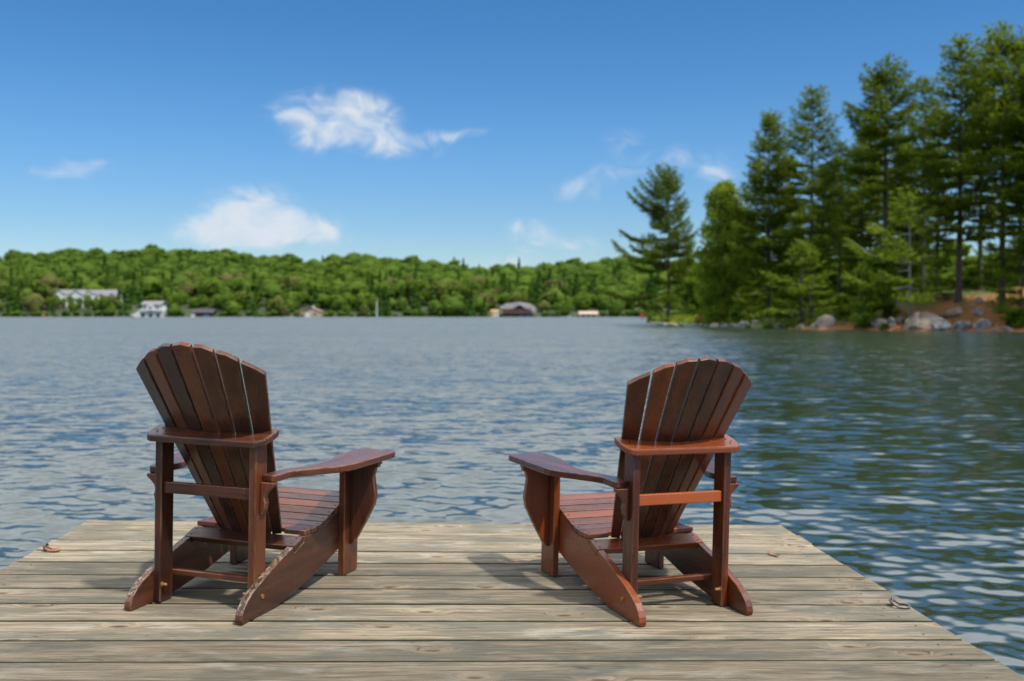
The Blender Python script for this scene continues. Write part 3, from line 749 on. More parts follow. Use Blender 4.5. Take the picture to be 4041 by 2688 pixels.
def yheight(px, Y, ytop): return HW+(722-ytop)/2292.0*Y-gz(X(px, Y), Y)
GP = 'tall pines of the wooded point'
PINES = [  # key, px, distance, top y, rotation, width, label
 ('lone', 1538, 143, 386, 0.0, .86, 'lone pine with long level limbs at the tip of the wooded point'),
 ('pine4', 1580, 152, 545, 1.0, .9, 'small dark pine just right of the lone pine at the tip of the point'),
 ('dense', 1768, 111, 262, .4, .92, 'dense cone-shaped pine beside the light green birch on the point'),
 ('pine0', 1868, 106, 204, 2.0, .98, 'pine with a pointed top, third tall tree from the tip of the point'),
 ('pine2', 1722, 128, 455, 3.0, .9, 'shorter dark pine behind the light green birch'),
 ('pine1', 1930, 124, 330, .7, 1.0, 'slender pine standing back between two taller pointed pines'),
 ('pine3', 2034, 102, 137, 4.0, 1.0, 'tall pine with an open crown of level limbs in the middle of the stand'),
 ('pine4', 1985, 121, 300, 5.1, 1.05, 'thin pine half hidden left of the tall open-crowned pine'),
 ('pine1', 2122, 112, 188, 1.3, .95, 'pine left of the two tallest pines, its crown touching theirs'),
 ('pine0', 2205, 97, 92, 3.4, 1.08, 'second tallest pine, bare trunk rising from the rust-coloured slope'),
 ('pine3', 2305, 92, 63, .3, 1.05, 'tallest pine of the stand near the right edge of the picture'),
 ('pine1', 2255, 114, 150, 4.4, 1.0, 'pine trunk and crown standing behind the two tallest pines'),
 ('dense', 1905, 137, 390, 1.7, 1.1, 'dense dark pine far back, closing the gap right of the third tall tree'),
 ('pine2', 2005, 140, 290, 2.7, 1.1, 'pine far back, its crown filling the gap left of the open-crowned pine'),
 ('pine2', 1690, 140, 470, 4.7, 1.0, 'dark pine far back behind the birch, left of the dense cone pine'),
 ('pine4', 2152, 127, 235, 2.2, 1.1, 'thin pine far back behind the rust-coloured slope'),
 ('pine2', 2372, 89, 128, 1.9, 1.0, 'pine cut by the right edge of the picture, low boughs over the rocks'),
 ('pine1', 2345, 121, 110, 5.6, 1.0, 'pine behind the tallest pine at the right edge'),
 ('pine4', 2085, 131, 330, .2, 1.1, 'low pine far back among the trunks, right of the open-crowned pine'),
 ('pine0', 2440, 86, 50, 2.9, 1.0, 'tall pine just beyond the right edge of the picture'),
 ('pine2', 1812, 133, 420, 4.9, .95, 'dark pine far back between the dense cone pine and its right neighbour'),
 ('pine3', 2530, 84, 30, 1.2, 1.1, 'tall pine beyond the right edge, seen only as its reflection in the bay'),
 ('dense', 2610, 79, 40, 2.2, 1.2, 'dense pine beyond the right edge, seen only as a reflection in the bay'),
 ('pine2', 2690, 75, 10, 3.2, 1.1, 'farthest right pine, seen only as a dark reflection in the bay'),
 ('pine0', 2460, 99, 40, 5.2, 1.1, 'pine standing back beyond the right edge of the picture'),
 ('young', 2096, 93.2, 452, -.2, 1.05, 'young light green pine with flat boughs in front of the stand'),
 ('young2', 1845, 101.5, 560, 1.0, 1.35, 'bushy young pine at the foot of the third tall pine'),
 ('young2', 1652, 121, 590, 2.4, 1.1, 'small light green pine under the birch near the red garden chairs'),
 ('young', 1690, 124, 560, 2.8, .9, 'young pine with pale boughs between the birch and the dense cone pine'),
 ('young2', 2155, 99, 600, 4.0, 1.3, 'low young pine at the left edge of the rust-coloured slope'),
 ('young2', 2275, 103, 560, 5.0, 1.4, 'young pine on top of the rust-coloured slope'),
 ('dense', 2075, 116, 330, 5.0, .9, 'dense middle-height pine behind the young flat-boughed pine'),
 ('young2', 2350, 86.5, 545, 3.0, 1.2, 'young pine with low green boughs at the right edge above the rocks'),
]
H0 = {'lone': 22., 'dense': 24., 'young': 11., 'young2': 9.}
for key, px, Y, yt, rot, wd, lab in PINES:
    x = X(px, Y); h = yheight(px, Y, yt)
    place(key, x, Y, H0.get(key, 25.), h, rot, lab, 'tree', GP, wd*(1.06 if key[:4] in ('pine', 'dens') else 1.0))

# ---- broadleaf trees and shrubs
def leafy(seed, lobes, n, size, jit=.55):
    rg = np.random.default_rng(seed); C, Nn, Tt = [], [], []
    for (cx, cy, cz, rx, ry, rz, wgt) in lobes:
        k = int(n*wgt); d = rg.normal(0, 1, (k, 3)); d /= np.linalg.norm(d, axis=1)[:, None]
        r = rg.random((k, 1))**.30*(1+.22*np.sin(d[:, :1]*5+seed)*np.cos(d[:, 1:2]*4)+.12*np.sin(d[:, 2:]*9))
        C.append(np.array((cx, cy, cz))+d*r*(rx, ry, rz)); Nn.append(d+rg.normal(0, jit, (k, 3))+(0, 0, .25)); Tt.append(np.clip(rg.random(k)*.5+rg.random()*.35+.15*d[:, 2], 0, 1))
    C = np.vstack(C); Nn = np.vstack(Nn); Nn /= np.linalg.norm(Nn, axis=1)[:, None]; Tt = np.concatenate(Tt)
    V, Fq = quads(C, Nn, size, rg)
    return V, Fq, np.repeat(Tt, 4)
def lobes(rg, n, R, h0, h1, r0, r1):
    L = []
    for i in range(n):
        z = h0+(h1-h0)*((i+.5)/n); t = (z-h0)/(h1-h0); rad = R*math.sin(math.pi*(.18+.78*t))**.8*rg.uniform(.2, .75); a = rg.random()*6.28; r = rg.uniform(r0, r1)*(1-.35*t)
        L.append((rad*math.cos(a), rad*math.sin(a), z, r, r, r*rg.uniform(.55, .85), 1./n))
    return L
def stem(h, r, seed, n=6):
    rg = np.random.default_rng(seed); P = [(0, 0, -.3), (.05, 0, h*.35), (.02, .1, h*.6), (0, 0, h*.92)]; paths = [(P, [r, r*.8, r*.5, r*.12])]
    for i in range(n):
        z = h*rg.uniform(.35, .8); a = rg.random()*6.28; l = h*rg.uniform(.12, .24)
        paths.append(([(0, 0, z), (math.cos(a)*l*.6, math.sin(a)*l*.6, z+l*.5), (math.cos(a)*l, math.sin(a)*l, z+l*1.0)], [r*.35, r*.2, r*.06]))
    return tube(paths, 5)
rg = np.random.default_rng(77)
make_tree('birch', 'birch_tree', leafy(5, lobes(rg, 52, 3.9, 1.0, 17.2, 1.4, 2.3), 20000, .36), stem(17, .16, 3, 9), M['birch_leaf'], M['bark_pale'])
make_tree('bush', 'shrub', leafy(6, lobes(rg, 12, 1.5, .3, 2.6, .6, 1.0), 2600, .24), stem(2.4, .05, 4), M['leaf'], M['bark'])
make_tree('bushd', 'shrub', leafy(7, lobes(rg, 12, 1.6, .2, 2.2, .6, 1.0), 2600, .24), stem(2.2, .05, 5), M['needle'], M['bark'])
make_tree('bushy', 'shrub', leafy(8, lobes(rg, 9, 1.2, .1, 1.0, .35, .6), 1500, .18), stem(1.0, .03, 6), M['yellow_leaf'], M['bark'])
make_tree('small', 'small_tree', leafy(9, lobes(rg, 18, 2.0, 1.6, 7.4, .8, 1.4), 6500, .36), stem(7.4, .09, 7), M['leaf'], M['bark_pale'])
for key, h0, px, Y, yt, rot, wd, lab, cat in [
 ('birch', 18.4, 1664, 117, 404, .5, 1.0, 'light green birch between the lone pine and the dense cone pine', 'tree'),
 ('small', 8.2, 2010, 96, 560, 1.5, 1.0, 'small leafy tree under the tall open-crowned pine', 'tree'),
 ('small', 8.2, 1800, 118, 590, 2.5, 1.0, 'small leafy tree among the trunks near the grey boulder', 'tree'),
 ('small', 8.2, 1905, 128, 600, .5, 1.2, 'small leafy tree at the back of the clearing, seen between trunks', 'tree'),
 ('small', 8.2, 2290, 131, 570, 3.5, 1.6, 'bright leafy tree behind the top of the rust-coloured slope', 'tree'),
 ('small', 8.2, 2130, 140, 590, 4.5, 1.6, 'leafy tree far back behind the rust-coloured slope', 'tree'),
 ('small', 8.2, 1752, 128, 600, 1.1, 1.3, 'leafy tree in the shade behind the dense cone pine', 'tree'),
 ('small', 8.2, 1838, 138, 585, 2.2, 1.5, 'leafy tree at the back left of the clearing behind the point', 'tree'),
 ('small', 8.2, 1960, 136, 575, 0.9, 1.5, 'leafy tree at the back of the stand below the slender pine', 'tree'),
 ('small', 8.2, 2045, 134, 560, 3.1, 1.5, 'leafy tree filling the gap behind the open-crowned pine', 'tree'),
 ('small', 8.2, 2195, 142, 545, 4, 1.7, 'leafy tree behind the second tallest pine at the back of the point', 'tree'),
 ('small', 8.2, 2352, 128, 560, 5, 1.5, 'leafy tree behind the right edge pine', 'tree'),
 ('small', 8.2, 2240, 136, 580, 0.4, 1.5, 'leafy tree between the trunks of the two tallest pines', 'tree'),
 ('small', 8.2, 1610, 150, 600, 2, 1.2, 'small leafy tree far back between the lone pine and the birch', 'tree'),
 ('bush', 3.1, 1985, 94.6, 688, .2, 1.15, 'big bright green bush at the water between grey boulders', 'shrub'),
 ('bush', 3.1, 1942, 101, 668, 1.2, 1.1, 'rounded grey-green bush above the large shore boulder', 'shrub'),
 ('bush', 3.1, 1695, 112, 700, 2.0, 1.0, 'green bush on the lawn behind the pale shore stones', 'shrub'),
 ('bush', 3.1, 2050, 97, 680, 2.9, .9, 'green bush behind the young pine with flat boughs', 'shrub'),
 ('bushd', 2.7, 2335, 84.6, 700, .9, 1.25, 'dark green bush at the water by the right edge of the picture', 'shrub'),
 ('bushd', 2.7, 1790, 112, 712, 3.9, .9, 'dark low bush under the dense cone pine', 'shrub'),
 ('bush', 3.1, 1493, 158, 705, .4, .55, 'small pointed bright bush at the very tip of the point', 'shrub'),
 ('bushd', 2.7, 1505, 152, 730, .2, 1.3, 'low dark hedge bush nearest the tip of the point', 'shrub'),
 ('bushd', 2.7, 1535, 139, 731, 1.6, 1.3, 'low dark hedge bush below the lone pine', 'shrub'),
 ('bushd', 2.7, 1568, 131, 732, 2.6, 1.3, 'low dark hedge bush left of the red garden chairs', 'shrub'),
 ('bushy', 1.35, 1770, 103.5, 742, .1, 1.2, 'yellow-green shore shrub above the small pale stones', 'shrub'),
 ('bushy', 1.35, 1822, 101, 740, 1.1, 1.3, 'yellow-green shore shrub in front of the grey boulder', 'shrub'),
 ('bushy', 1.35, 1868, 99.6, 736, 2.1, 1.4, 'golden shore shrub left of the large shore boulder', 'shrub'),
 ('bushy', 1.35, 1720, 106.5, 746, 3.1, 1.0, 'small yellow-green shrub at the end of the lawn', 'shrub'),
 ('bushy', 1.35, 2092, 93, 724, .6, .8, 'yellow-green shrub at the foot of the young flat-boughed pine', 'shrub'),
 ('bushy', 1.35, 2032, 92.6, 738, 4.4, .9, 'yellowish shrub on the rocks right of the big bright bush', 'shrub'),
]:
    x = X(px, Y); place(key, x, Y, h0, max(.6, yheight(px, Y, yt)), rot, lab, cat, 'undergrowth of the wooded point' if cat == 'shrub' else 'leafy trees of the wooded point', wd)

# ---- shore boulders
def rock_mesh(seed):
    rg = np.random.default_rng(seed); bm = bmesh.new(); bmesh.ops.create_icosphere(bm, subdivisions=3, radius=.5)
    pl = [(lambda n: n/np.linalg.norm(n))(rg.normal(0, 1, 3)) for _ in range(9)]; off = rg.uniform(.22, .44, 9); q = rg.normal(0, 1, (3, 3))*4
    for v in bm.verts:
        p = np.array(v.co)
        for n, d in zip(pl, off):
            e = p@n-d
            if e > 0: p = p-n*e*.9
        p = p*(1+.05*math.sin(q[0]@p*2)+.04*math.sin(q[1]@p*4)+.03*math.sin(q[2]@p*7)); v.co = p
    me = bpy.data.meshes.new('boulder'); bm.to_mesh(me); bm.free(); me.materials.append(M['rock'])
    return me
RM = [rock_mesh(100+i) for i in range(8)]
ROCKS = [(2022,754,46,24,'grey boulder right of the big bright bush at the water'),(2053,755,27,22,'pale upright boulder left of the young pine trunk'),
 (2137,757,75,36,'long pale slab of rock sloping up from the water'),(2203,729,52,22,'pale flat slab lying on the rust-coloured slope'),(2176,761,46,29,'sharp-edged grey boulder at the water below the flat slab'),
 (2219,762,42,26,'pale boulder at the water left of the white-topped block'),(2269,760,38,24,'white-topped blocky boulder at the water near the dark bush'),(2297,763,16,9,'small stone at the water left of the dark bush'),
 (2324,763.5,30,12,'low grey stone in front of the dark bush'),(2259,696,25,12,'flat pale stone at the top of the rust-coloured slope'),(2255,726,23,17,'grey stone half way up the rust-coloured slope'),
 (2296,719,25,12,'flat grey stone on the slope left of the right edge pine'),(2239,706,11,9,'smallest pale stone high on the rust-coloured slope'),(2007,733,25,11,'brown slab behind the big bright bush'),
 (1908,754,44,27,'large round boulder at the water left of the big bright bush'),(1845,756.5,14,11,'small pale stone at the water under the golden shrub'),(1796,756,26,13,'flat grey stone at the water below yellow-green shrubs'),
 (1815,757,11,10,'little upright stone right of the flat grey stone at the water'),(1875,755.5,17,9,'small dark stone left of the large round boulder'),(1776,741,28,9,'flat stone on the lawn edge above the shore'),
 (1824,728,29,20,'grey boulder among the trunks behind yellow-green shrubs'),(1738,747,15,12,'stone on the lawn edge above two shore stones'),(1715,755,25,16,'tan boulder at the end of the pale stone shore'),(1738,756,13,9,'small stone right of the tan boulder'),
 (1690,754,22,10,'tan shore stone right of the red garden chairs'),(1668,753.5,20,9,'tan shore stone just below the lawn, second from the red chairs'),(1646,753,22,9,'tan shore stone in front of the red garden chairs'),
 (1622,752,22,8,'long tan shore stone left of the one before the red chairs'),(1598,751,24,7,'tan shore stone below the end of the dark hedge'),(1574,750.5,24,6,'pinkish flat shore stone under the dark hedge'),
 (1550,749.5,24,6,'grey flat shore stone below the lone pine'),(1526,748,26,6,'grey flat shore stone near the tip of the point'),(1503,746,26,5,'grey flat shore stone at the very tip of the point'),(2098,758,30,18,'brown boulder at the foot of the young pine'),(2080,744,34,14,'rusty brown ledge under the young pine trunk')]
for i, (px, yb, w, h, lab) in enumerate(ROCKS):
    # walk along the line of sight until it meets the ground, so that the stone stands on the terrain
    Y = 75.
    while Y < 165 and HW-(yb-722)/2292.0*Y > max(0., gz(X(px, Y), Y)): Y += .1
    x = X(px, Y); wm, hm = w/2292.0*Y, h/2292.0*Y
    o = link(bpy.data.objects.new('boulder', RM[i % 8])); o.location = (x, Y+wm*.3, max(0, gz(x, Y))+hm*.32); o.rotation_euler = (rg.normal(0, .15), rg.normal(0, .15), rg.random()*.8-.4)
    o.scale = (wm*1.2, wm*.9, hm*1.55); tag(o, lab, 'rock', 'shore boulders')

# ---- ground plants along the bank: too many to count
def build_undergrowth():
    r2 = np.random.default_rng(3); n = 110000
    x = r2.uniform(19, 75, n); y = r2.uniform(78, 168, n); d = inland(x, y); z = ground_h(x, y)
    keep = (d > .7) & (d < 22) & ((y > 103+r2.normal(0, 6, n)) | (r2.random(n) < .16)) & (r2.random(n) < np.where(d < 6, .9, .35))
    x, y, z = x[keep], y[keep], z[keep]; k = len(x); hgt = r2.random(k)**2*.55*np.where(np.sin(x*.9)*np.sin(y*.7) > .1, 1.5, .6)
    c = np.stack([x, y, z+hgt], -1); nn = r2.normal(0, .6, (k, 3))+(0, -.2, .9); nn /= np.linalg.norm(nn, axis=1)[:, None]
    V, Fq = quads(c, nn, .26, r2)
    o = bake('undergrowth', V, Fq, M['bank_leaf'], None, {'tint': ('FLOAT', np.repeat(r2.random(k), 4))}); tag(o, 'low green plants and grass covering the bank of the wooded point', 'ground cover', kind='stuff')
build_undergrowth()

# ---- two red garden chairs on the lawn
red = plain('red_paint', (.42, .05, .03), .5, .2)
def red_chair(x, y, ang, label):
    c = copy_tree(rc, None, label); c['group'] = 'red garden chairs'; c.matrix_world = Matrix.Translation((x, y, gz(x, y)+.02)) @ Matrix.Rotation(ang, 4, 'Z')
    st = [c]
    while st:
        q = st.pop(); st += list(q.children)
        if q.type == 'MESH':
            q.material_slots[0].link = 'OBJECT'; q.material_slots[0].material = red
            if q.modifiers: q.modifiers.clear()
    return c
red_chair(X(1612, 121.5), 121.5, 2.6, 'left one of two red wooden garden chairs on the lawn')
red_chair(X(1640, 120.0), 120.0, 2.9, 'right one of two red wooden garden chairs on the lawn')
mk = empty('marker_board', Matrix.Translation((X(1477, 163), 163, .3))); tag(mk, 'small red marker board on a post at the tip of the point', 'sign')
box('post', (-.06, .06, -.05, .05, -1.2, 1.2), M['bark_pale'], mk); box('board', (-.32, .32, -.09, -.052, .55, 1.25), red, mk)

# ------------------------------------------------------------------ far shore: hill, wood, boathouses
FY = 474.0
SKY = ([-900, 0, 100, 200, 380, 520, 600, 700, 860, 950, 1040, 1130, 1250, 1330, 1400, 1500, 1700, 2000, 2357, 3300], [600, 589, 581, 574, 572, 577, 590, 592, 590, 597, 609, 618, 611, 600, 594, 598, 604, 606, 604, 610])
def hill(x, y):
    px = 1178+2292*x/np.maximum(y, 1); R = HW+(722-(np.interp(px, *SKY)+36))/2292.0*700-.6
    t = np.clip((y-FY-4)/(700-FY), 0, 1.6)
    z = np.where(y < FY, (y-FY)*.3, .7*sstep(0, 4, y-FY)+R*np.where(t < 1, t**.85, 1-.25*(t-1)))
    return z + np.where(y > FY+5, .8*np.sin(x*.05)*np.sin(y*.045), 0)
def build_hill():
    xs = np.arange(-560, 700, 9.); ys = np.concatenate([np.arange(FY-6, FY+12, 2.), np.arange(FY+12, 900, 9.)])
    Xg, Yg = np.meshgrid(xs, ys, indexing='ij'); Z = hill(Xg, Yg); n, m = Xg.shape
    I, J = np.meshgrid(np.arange(n-1), np.arange(m-1), indexing='ij'); f = np.stack([I*m+J, (I+1)*m+J, (I+1)*m+J+1, I*m+J+1], -1).reshape(-1, 4)
    o = bake('hill_terrain', np.stack([Xg, Yg, Z], -1).reshape(-1, 3), f, plain('forest_floor', (.04, .055, .02), .95, .3, .05), smooth=True); tag(o, kind='structure')
build_hill()
def hz(x, y): return float(hill(np.array([x]), np.array([y]))[0])

def crown_far(seed, n, size, conifer=False):
    r2 = np.random.default_rng(seed)
    if conifer:   # unit height 1, radius about .2
        t = r2.random(n)**1.25; a = r2.random(n)*6.283; lay = .75+.25*np.sin(t*38)
        rad = .20*(1-t)**.85*lay*r2.uniform(.55, 1.05, n)
        C = np.stack([rad*np.cos(a), rad*np.sin(a), .10+.9*t], -1); Nn = np.stack([np.cos(a), np.sin(a), .55+0*a], -1)+r2.normal(0, .4, (n, 3))
        T = r2.random(n)
    else:
        C, Nn, T = [], [], []
        k = 15; wgt = n//k; form = seed % 3; wx, wz, zc, rs = ((.25, .24, .60, 1.), (.17, .33, .58, .85), (.27, .30, .56, .72))[form]
        for i in range(k):
            u = r2.normal(0, 1, 3); u /= np.linalg.norm(u); u[2] = abs(u[2])*1.0-.25
            c = np.array((0, 0, zc))+u*np.array((wx, wx, wz))*r2.uniform(.8, 1.15); r = r2.uniform(.12, .20)*rs
            d = r2.normal(0, 1, (wgt, 3)); d /= np.linalg.norm(d, axis=1)[:, None]; d[:, 2] = np.where(d[:, 2] < -.35, -d[:, 2], d[:, 2])
            C.append(c+d*r*r2.uniform(.75, 1.08, (wgt, 1))); Nn.append(d+r2.normal(0, .4, d.shape)); T.append(np.clip(.15+.5*r2.random()+.35*r2.random(wgt), 0, 1))
        C, Nn, T = np.vstack(C), np.vstack(Nn), np.concatenate(T)
    Nn /= np.linalg.norm(Nn, axis=1)[:, None]
    V, Fq = quads(C, Nn, size, r2); T = np.repeat(T, 4)
    # closed inner mass so that the crown is not see-through
    nu, nv_ = 8, 5; cv = []
    for j in range(nv_+1):
        ph = math.pi*j/nv_
        for i in range(nu):
            a = 6.2832*i/nu
            if conifer: t = j/nv_; r_ = .145*(1-t)+.004; cv.append((r_*math.cos(a), r_*math.sin(a), .08+.86*t))
            else: r_ = (.28, .21, .25)[seed % 3]*math.sin(ph)+.004; cv.append((r_*math.cos(a), r_*math.sin(a), .56-.36*math.cos(ph)))
    cf = [(j*nu+i, j*nu+(i+1) % nu, (j+1)*nu+(i+1) % nu, (j+1)*nu+i) for j in range(nv_) for i in range(nu)]
    Fq = np.vstack([Fq, np.array(cf)+len(V)]); V = np.vstack([V, cv]); T = np.concatenate([T, np.full(len(cv), .55)])
    return V, Fq, T
FARM = {}
for kind, n, sz, cnt in (('leaf', 600, .085, 6), ('needle', 520, .085, 3)):
    for i in range(cnt):
        V, Fq, T = crown_far(300+i+(50 if kind == 'needle' else 0), n, sz, kind == 'needle')
        # trunk below the crown
        tv, tf = tube([([(0, 0, -.04), (0, 0, .45)], [.014, .008])], 5)
        me_o = bake('far_tree', np.vstack([V, tv]), [tuple(q) for q in Fq]+[tuple(len(V)+np.array(q)) for q in tf], M['far_leaf' if kind == 'leaf' else 'far_needle'], None, {'tint': ('FLOAT', np.concatenate([T, np.zeros(len(tv))]))})
        me = me_o.data; me.materials.append(M['bark']); mi = np.zeros(len(me.polygons), dtype=np.int32); mi[len(Fq):] = 1; me.polygons.foreach_set('material_index', mi)
        bpy.data.objects.remove(me_o); FARM[(kind, i)] = me
# clearings where the cottages stand: (px0, px1, depth to keep free)
CLEAR = [(104, 268, 22, 40), (296, 384, 0, 20), (432, 498, 0, 15), (684, 748, 0, 14), (1122, 1246, 0, 18), (1318, 1384, 0, 13)]
ZONES = [(100, 'left of the big white cottage'), (285, 'around the big white cottage'), (432, 'around the white two-storey boathouse'), (560, 'around the low dark-roofed boathouse'), (684, 'left of the rust-red boat shelter'),
         (800, 'around the small tan boathouse with the cupola'), (960, 'around the tall white pole'), (1120, 'around the pale grey cottage'), (1255, 'around the arched-roof boathouse'), (1400, 'around the long low tan boathouse'), (9999, 'beside and behind the tip of the point')]
def zone(px, dp): return ('at the water ' if dp < 13 else 'up the slope ')+next(t for a, t in ZONES if px < a)
r3 = np.random.default_rng(9); cand = []
for gy in np.arange(FY+3, 735, 8.6):
    sp = 8.6+(gy-FY)*.006
    for gx in np.arange(-.64*gy, .60*gy, sp):
        x, y = gx+r3.uniform(-.42, .42)*sp, gy+r3.uniform(-.42, .42)*8.6
        px = 1178+2292*x/y; dp = y-FY
        if any(a-3 < px < b+3 and c0 <= dp < c1 for a, b, c0, c1 in CLEAR): continue
        cand.append((y, x, px))
cand.sort(key=lambda c: c[0]-(0 if c[2] < 1560 else -70))
stuff = []; nleaf = nneed = 0
for idx, (y, x, px) in enumerate(cand):
    dp = y-FY
    pn = .5 if (880 < px < 960 or 1140 < px < 1330 or px < 70) and dp < 90 else (.22 if dp < 60 else (.05 if dp < 130 else .012))
    con = r3.random() < pn
    h = (r3.uniform(12, 19) if con else r3.uniform(7.5, 11.5)+7*r3.random()**2) * 1.
    if 104-6 < px < 268+6 and dp < 22:
        if r3.random() < .25: continue
        h = r3.uniform(6.5, 10.5)
    wd = h*r3.uniform(.9, 1.2)*(.85 if con else (r3.uniform(.75, 1.1) if dp < 14 else 1.25))
    z = hz(x, y)-(.30*h if dp < 30 else .10*h); kind = 'needle' if con else 'leaf'
    if (con and nneed < 90) or (not con and nleaf < 300 and px < 1560):
        o = bpy.data.objects.new('far_conifer' if con else 'far_broadleaf_tree', FARM[(kind, int(r3.integers(0, 3 if con else 6)))]); link(o)
        o.location = (x, y, z); o.rotation_euler = (0, 0, r3.random()*6.28); o.scale = (wd, wd, h)
        if con: nneed += 1; tag(o, 'dark far shore conifer '+zone(px, dp), 'tree', 'conifers of the far shore wood')
        else: nleaf += 1; tag(o, 'far shore broadleaf tree '+zone(px, dp), 'tree', 'broadleaf trees of the far shore wood')
    else: stuff.append((x, y, z, wd, h, con))
for px, ys, kind in ((1045, 592, 'needle'), (1066, 595, 'needle'), (1194, 594, 'needle'), (1250, 603, 'needle'), (285, 573, 'leaf'), (517, 576, 'leaf')):
    Y = 690.; x = X(px, Y); z = hz(x, Y)-.2; h = HW+(722-ys)/2292.0*Y-z
    o = bpy.data.objects.new('far_conifer' if kind == 'needle' else 'far_broadleaf_tree', FARM[(kind, 0)]); link(o); o.location = (x, Y, z); o.scale = (h*(.9 if kind == 'needle' else .8),)*2+(h,); o.rotation_euler = (0, 0, px)
    tag(o, {1045: 'dark conifer on the far skyline, left of a close pair', 1066: 'dark conifer on the far skyline, right of a close pair', 1194: 'tall dark conifer alone on the far skyline above the curved-roof boathouse', 1250: 'short dark conifer on the far skyline right of the tallest one', 285: 'rounded tree standing up on the left part of the far skyline', 517: 'rounded tree bump on the far skyline under the low cloud'}[px], 'tree')
for gx in np.arange(-300, 300, 3.4):      # shrubs along the water's edge
    x, y = gx+r3.uniform(-1.2, 1.2), FY+r3.uniform(.6, 3.0); px = 1178+2292*x/y
    if any(a-1 < px < b+1 and c0 == 0 for a, b, c0, c1 in CLEAR): continue
    h = r3.uniform(2.2, 5.0); stuff.append((x, y, hz(x, y)-.25*h, h*r3.uniform(1.2, 1.7), h, False))
for px, dp, h in ((112, 15, 8.5), (128, 12, 10.5), (146, 16, 7.5), (163, 11, 9.5), (183, 14, 8), (203, 12, 10.5), (221, 16, 8), (240, 12, 10), (258, 15, 9)):
    y = FY+dp; x = X(px, y); o = bpy.data.objects.new('far_broadleaf_tree', FARM[('leaf', px % 6)]); link(o); o.location = (x, y, hz(x, y)-.12*h); o.scale = (h*.62, h*.62, h); o.rotation_euler = (0, 0, px)
    tag(o, 'slim green tree growing before the big white cottage on the far shore', 'tree', 'trees screening the big white cottage')
def build_far_wood():
    LOD = {}
    for con in (0, 1):
        for i in range(5): LOD[(con, i)] = crown_far(500+i+50*con, 225 if not con else 130, .125 if not con else .14, bool(con))
    Vs, Fs, Ts = [], [], []; off = 0; r2 = np.random.default_rng(8)
    for (x, y, z, wd, h, con) in stuff:
        V, Fq, T = LOD[(int(con), int(r2.integers(0, 5)))]; a = r2.random()*6.28; c, s = math.cos(a), math.sin(a)
        P = np.stack([(V[:, 0]*c-V[:, 1]*s)*wd+x, (V[:, 0]*s+V[:, 1]*c)*wd+y, V[:, 2]*h+z], -1)
        tt = r2.random(); Vs.append(P); Fs.append(Fq+off); Ts.append(np.clip(T*.45+tt*.5+.22*math.sin(x*.031+1)*math.sin(y*.05), 0, 1) if not con else T*.12); off += len(V)
    o = bake('far_wood', np.vstack(Vs), np.vstack(Fs), M['far_leaf'], None, {'tint': ('FLOAT', np.concatenate(Ts))}); tag(o, 'dense green wood covering the low hill across the lake', 'wood', kind='stuff')
build_far_wood()

# ---- buildings and small things on the far shore
white = plain('white_siding', (.62, .62, .60), .7, .06, 3); greyroof = plain('grey_shingle', (.20, .19, .195), .85, .25, 4); darkroof = plain('dark_shingle', (.055, .05, .055), .85, .3, 4)
tan = plain('tan_siding', (.46, .33, .24), .8, .12, 3); pinkroof = plain('faded_red_shingle', (.33, .19, .16), .85, .2, 4); brown = plain('dark_brown_siding', (.075, .05, .045), .8, .3, 3)
shing = plain('pale_grey_shingle', (.13, .12, .125), .85, .2, 5); glass = plain('window_glass', (.03, .04, .05), .15, .2, 3); yellow = plain('ochre_wall', (.42, .26, .08), .8, .1, 3); wood = plain('warm_wood', (.42, .22, .12), .8, .2, 3); bluep = plain('blue_tarpaulin', (.06, .14, .30), .6, .2, 3)
def gable(name, x0, x1, y0, y1, ze, zr, mat, parent, along='x', over=.4, th=.18):
    """pitched roof with thickness; ridge runs along x or y"""
    if along == 'x':
        p = [(y0-over, ze), ((y0+y1)/2, zr), (y1+over, ze), (y1+over, ze-th), ((y0+y1)/2, zr-th*1.2), (y0-over, ze-th)]; V = [(x, a, b) for x in (x0-over, x1+over) for a, b in p]
    else:
        p = [(x0-over, ze), ((x0+x1)/2, zr), (x1+over, ze), (x1+over, ze-th), ((x0+x1)/2, zr-th*1.2), (x0-over, ze-th)]; V = [(a, y, b) for y in (y0-over, y1+over) for a, b in p]
    Fc = [(0, 1, 4, 5), (1, 2, 3, 4), (6, 11, 10, 7), (7, 10, 9, 8)]+[(i, i+6, (i+1) % 6+6, (i+1) % 6) for i in range(6)]
    return bake(name, V, Fc, mat, parent)
def gwall(name, x0, x1, y0, y1, z0, ze, zr, mat, parent, along='x'):
    if along == 'x': pr = [(y0, z0), (y1, z0), (y1, ze), ((y0+y1)/2, zr), (y0, ze)]; V = [(x, a, b) for x in (x0, x1) for a, b in pr]
    else: pr = [(x0, z0), (x1, z0), (x1, ze), ((x0+x1)/2, zr), (x0, ze)]; V = [(a, y, b) for y in (y0, y1) for a, b in pr]
    Fc = [(0, 1, 2, 3, 4), (9, 8, 7, 6, 5)]+[(i, i+5, (i+1) % 5+5, (i+1) % 5) for i in range(5)]
    return bake(name, V, Fc, mat, parent)
def window(x0, x1, z0, z1, y, parent, frame=None, pane=None):
    f = box('window', (x0, x1, y-.06, y-.003, z0, z1), frame or white, parent); box('pane', (x0+.1, x1-.1, y-.09, y-.061, z0+.1, z1-.1), pane or glass, f); return f
def site(name, px, Y, label, cat, z=0.):
    o = empty(name, Matrix.Translation((X(px, Y), Y, z))); return tag(o, label, cat)

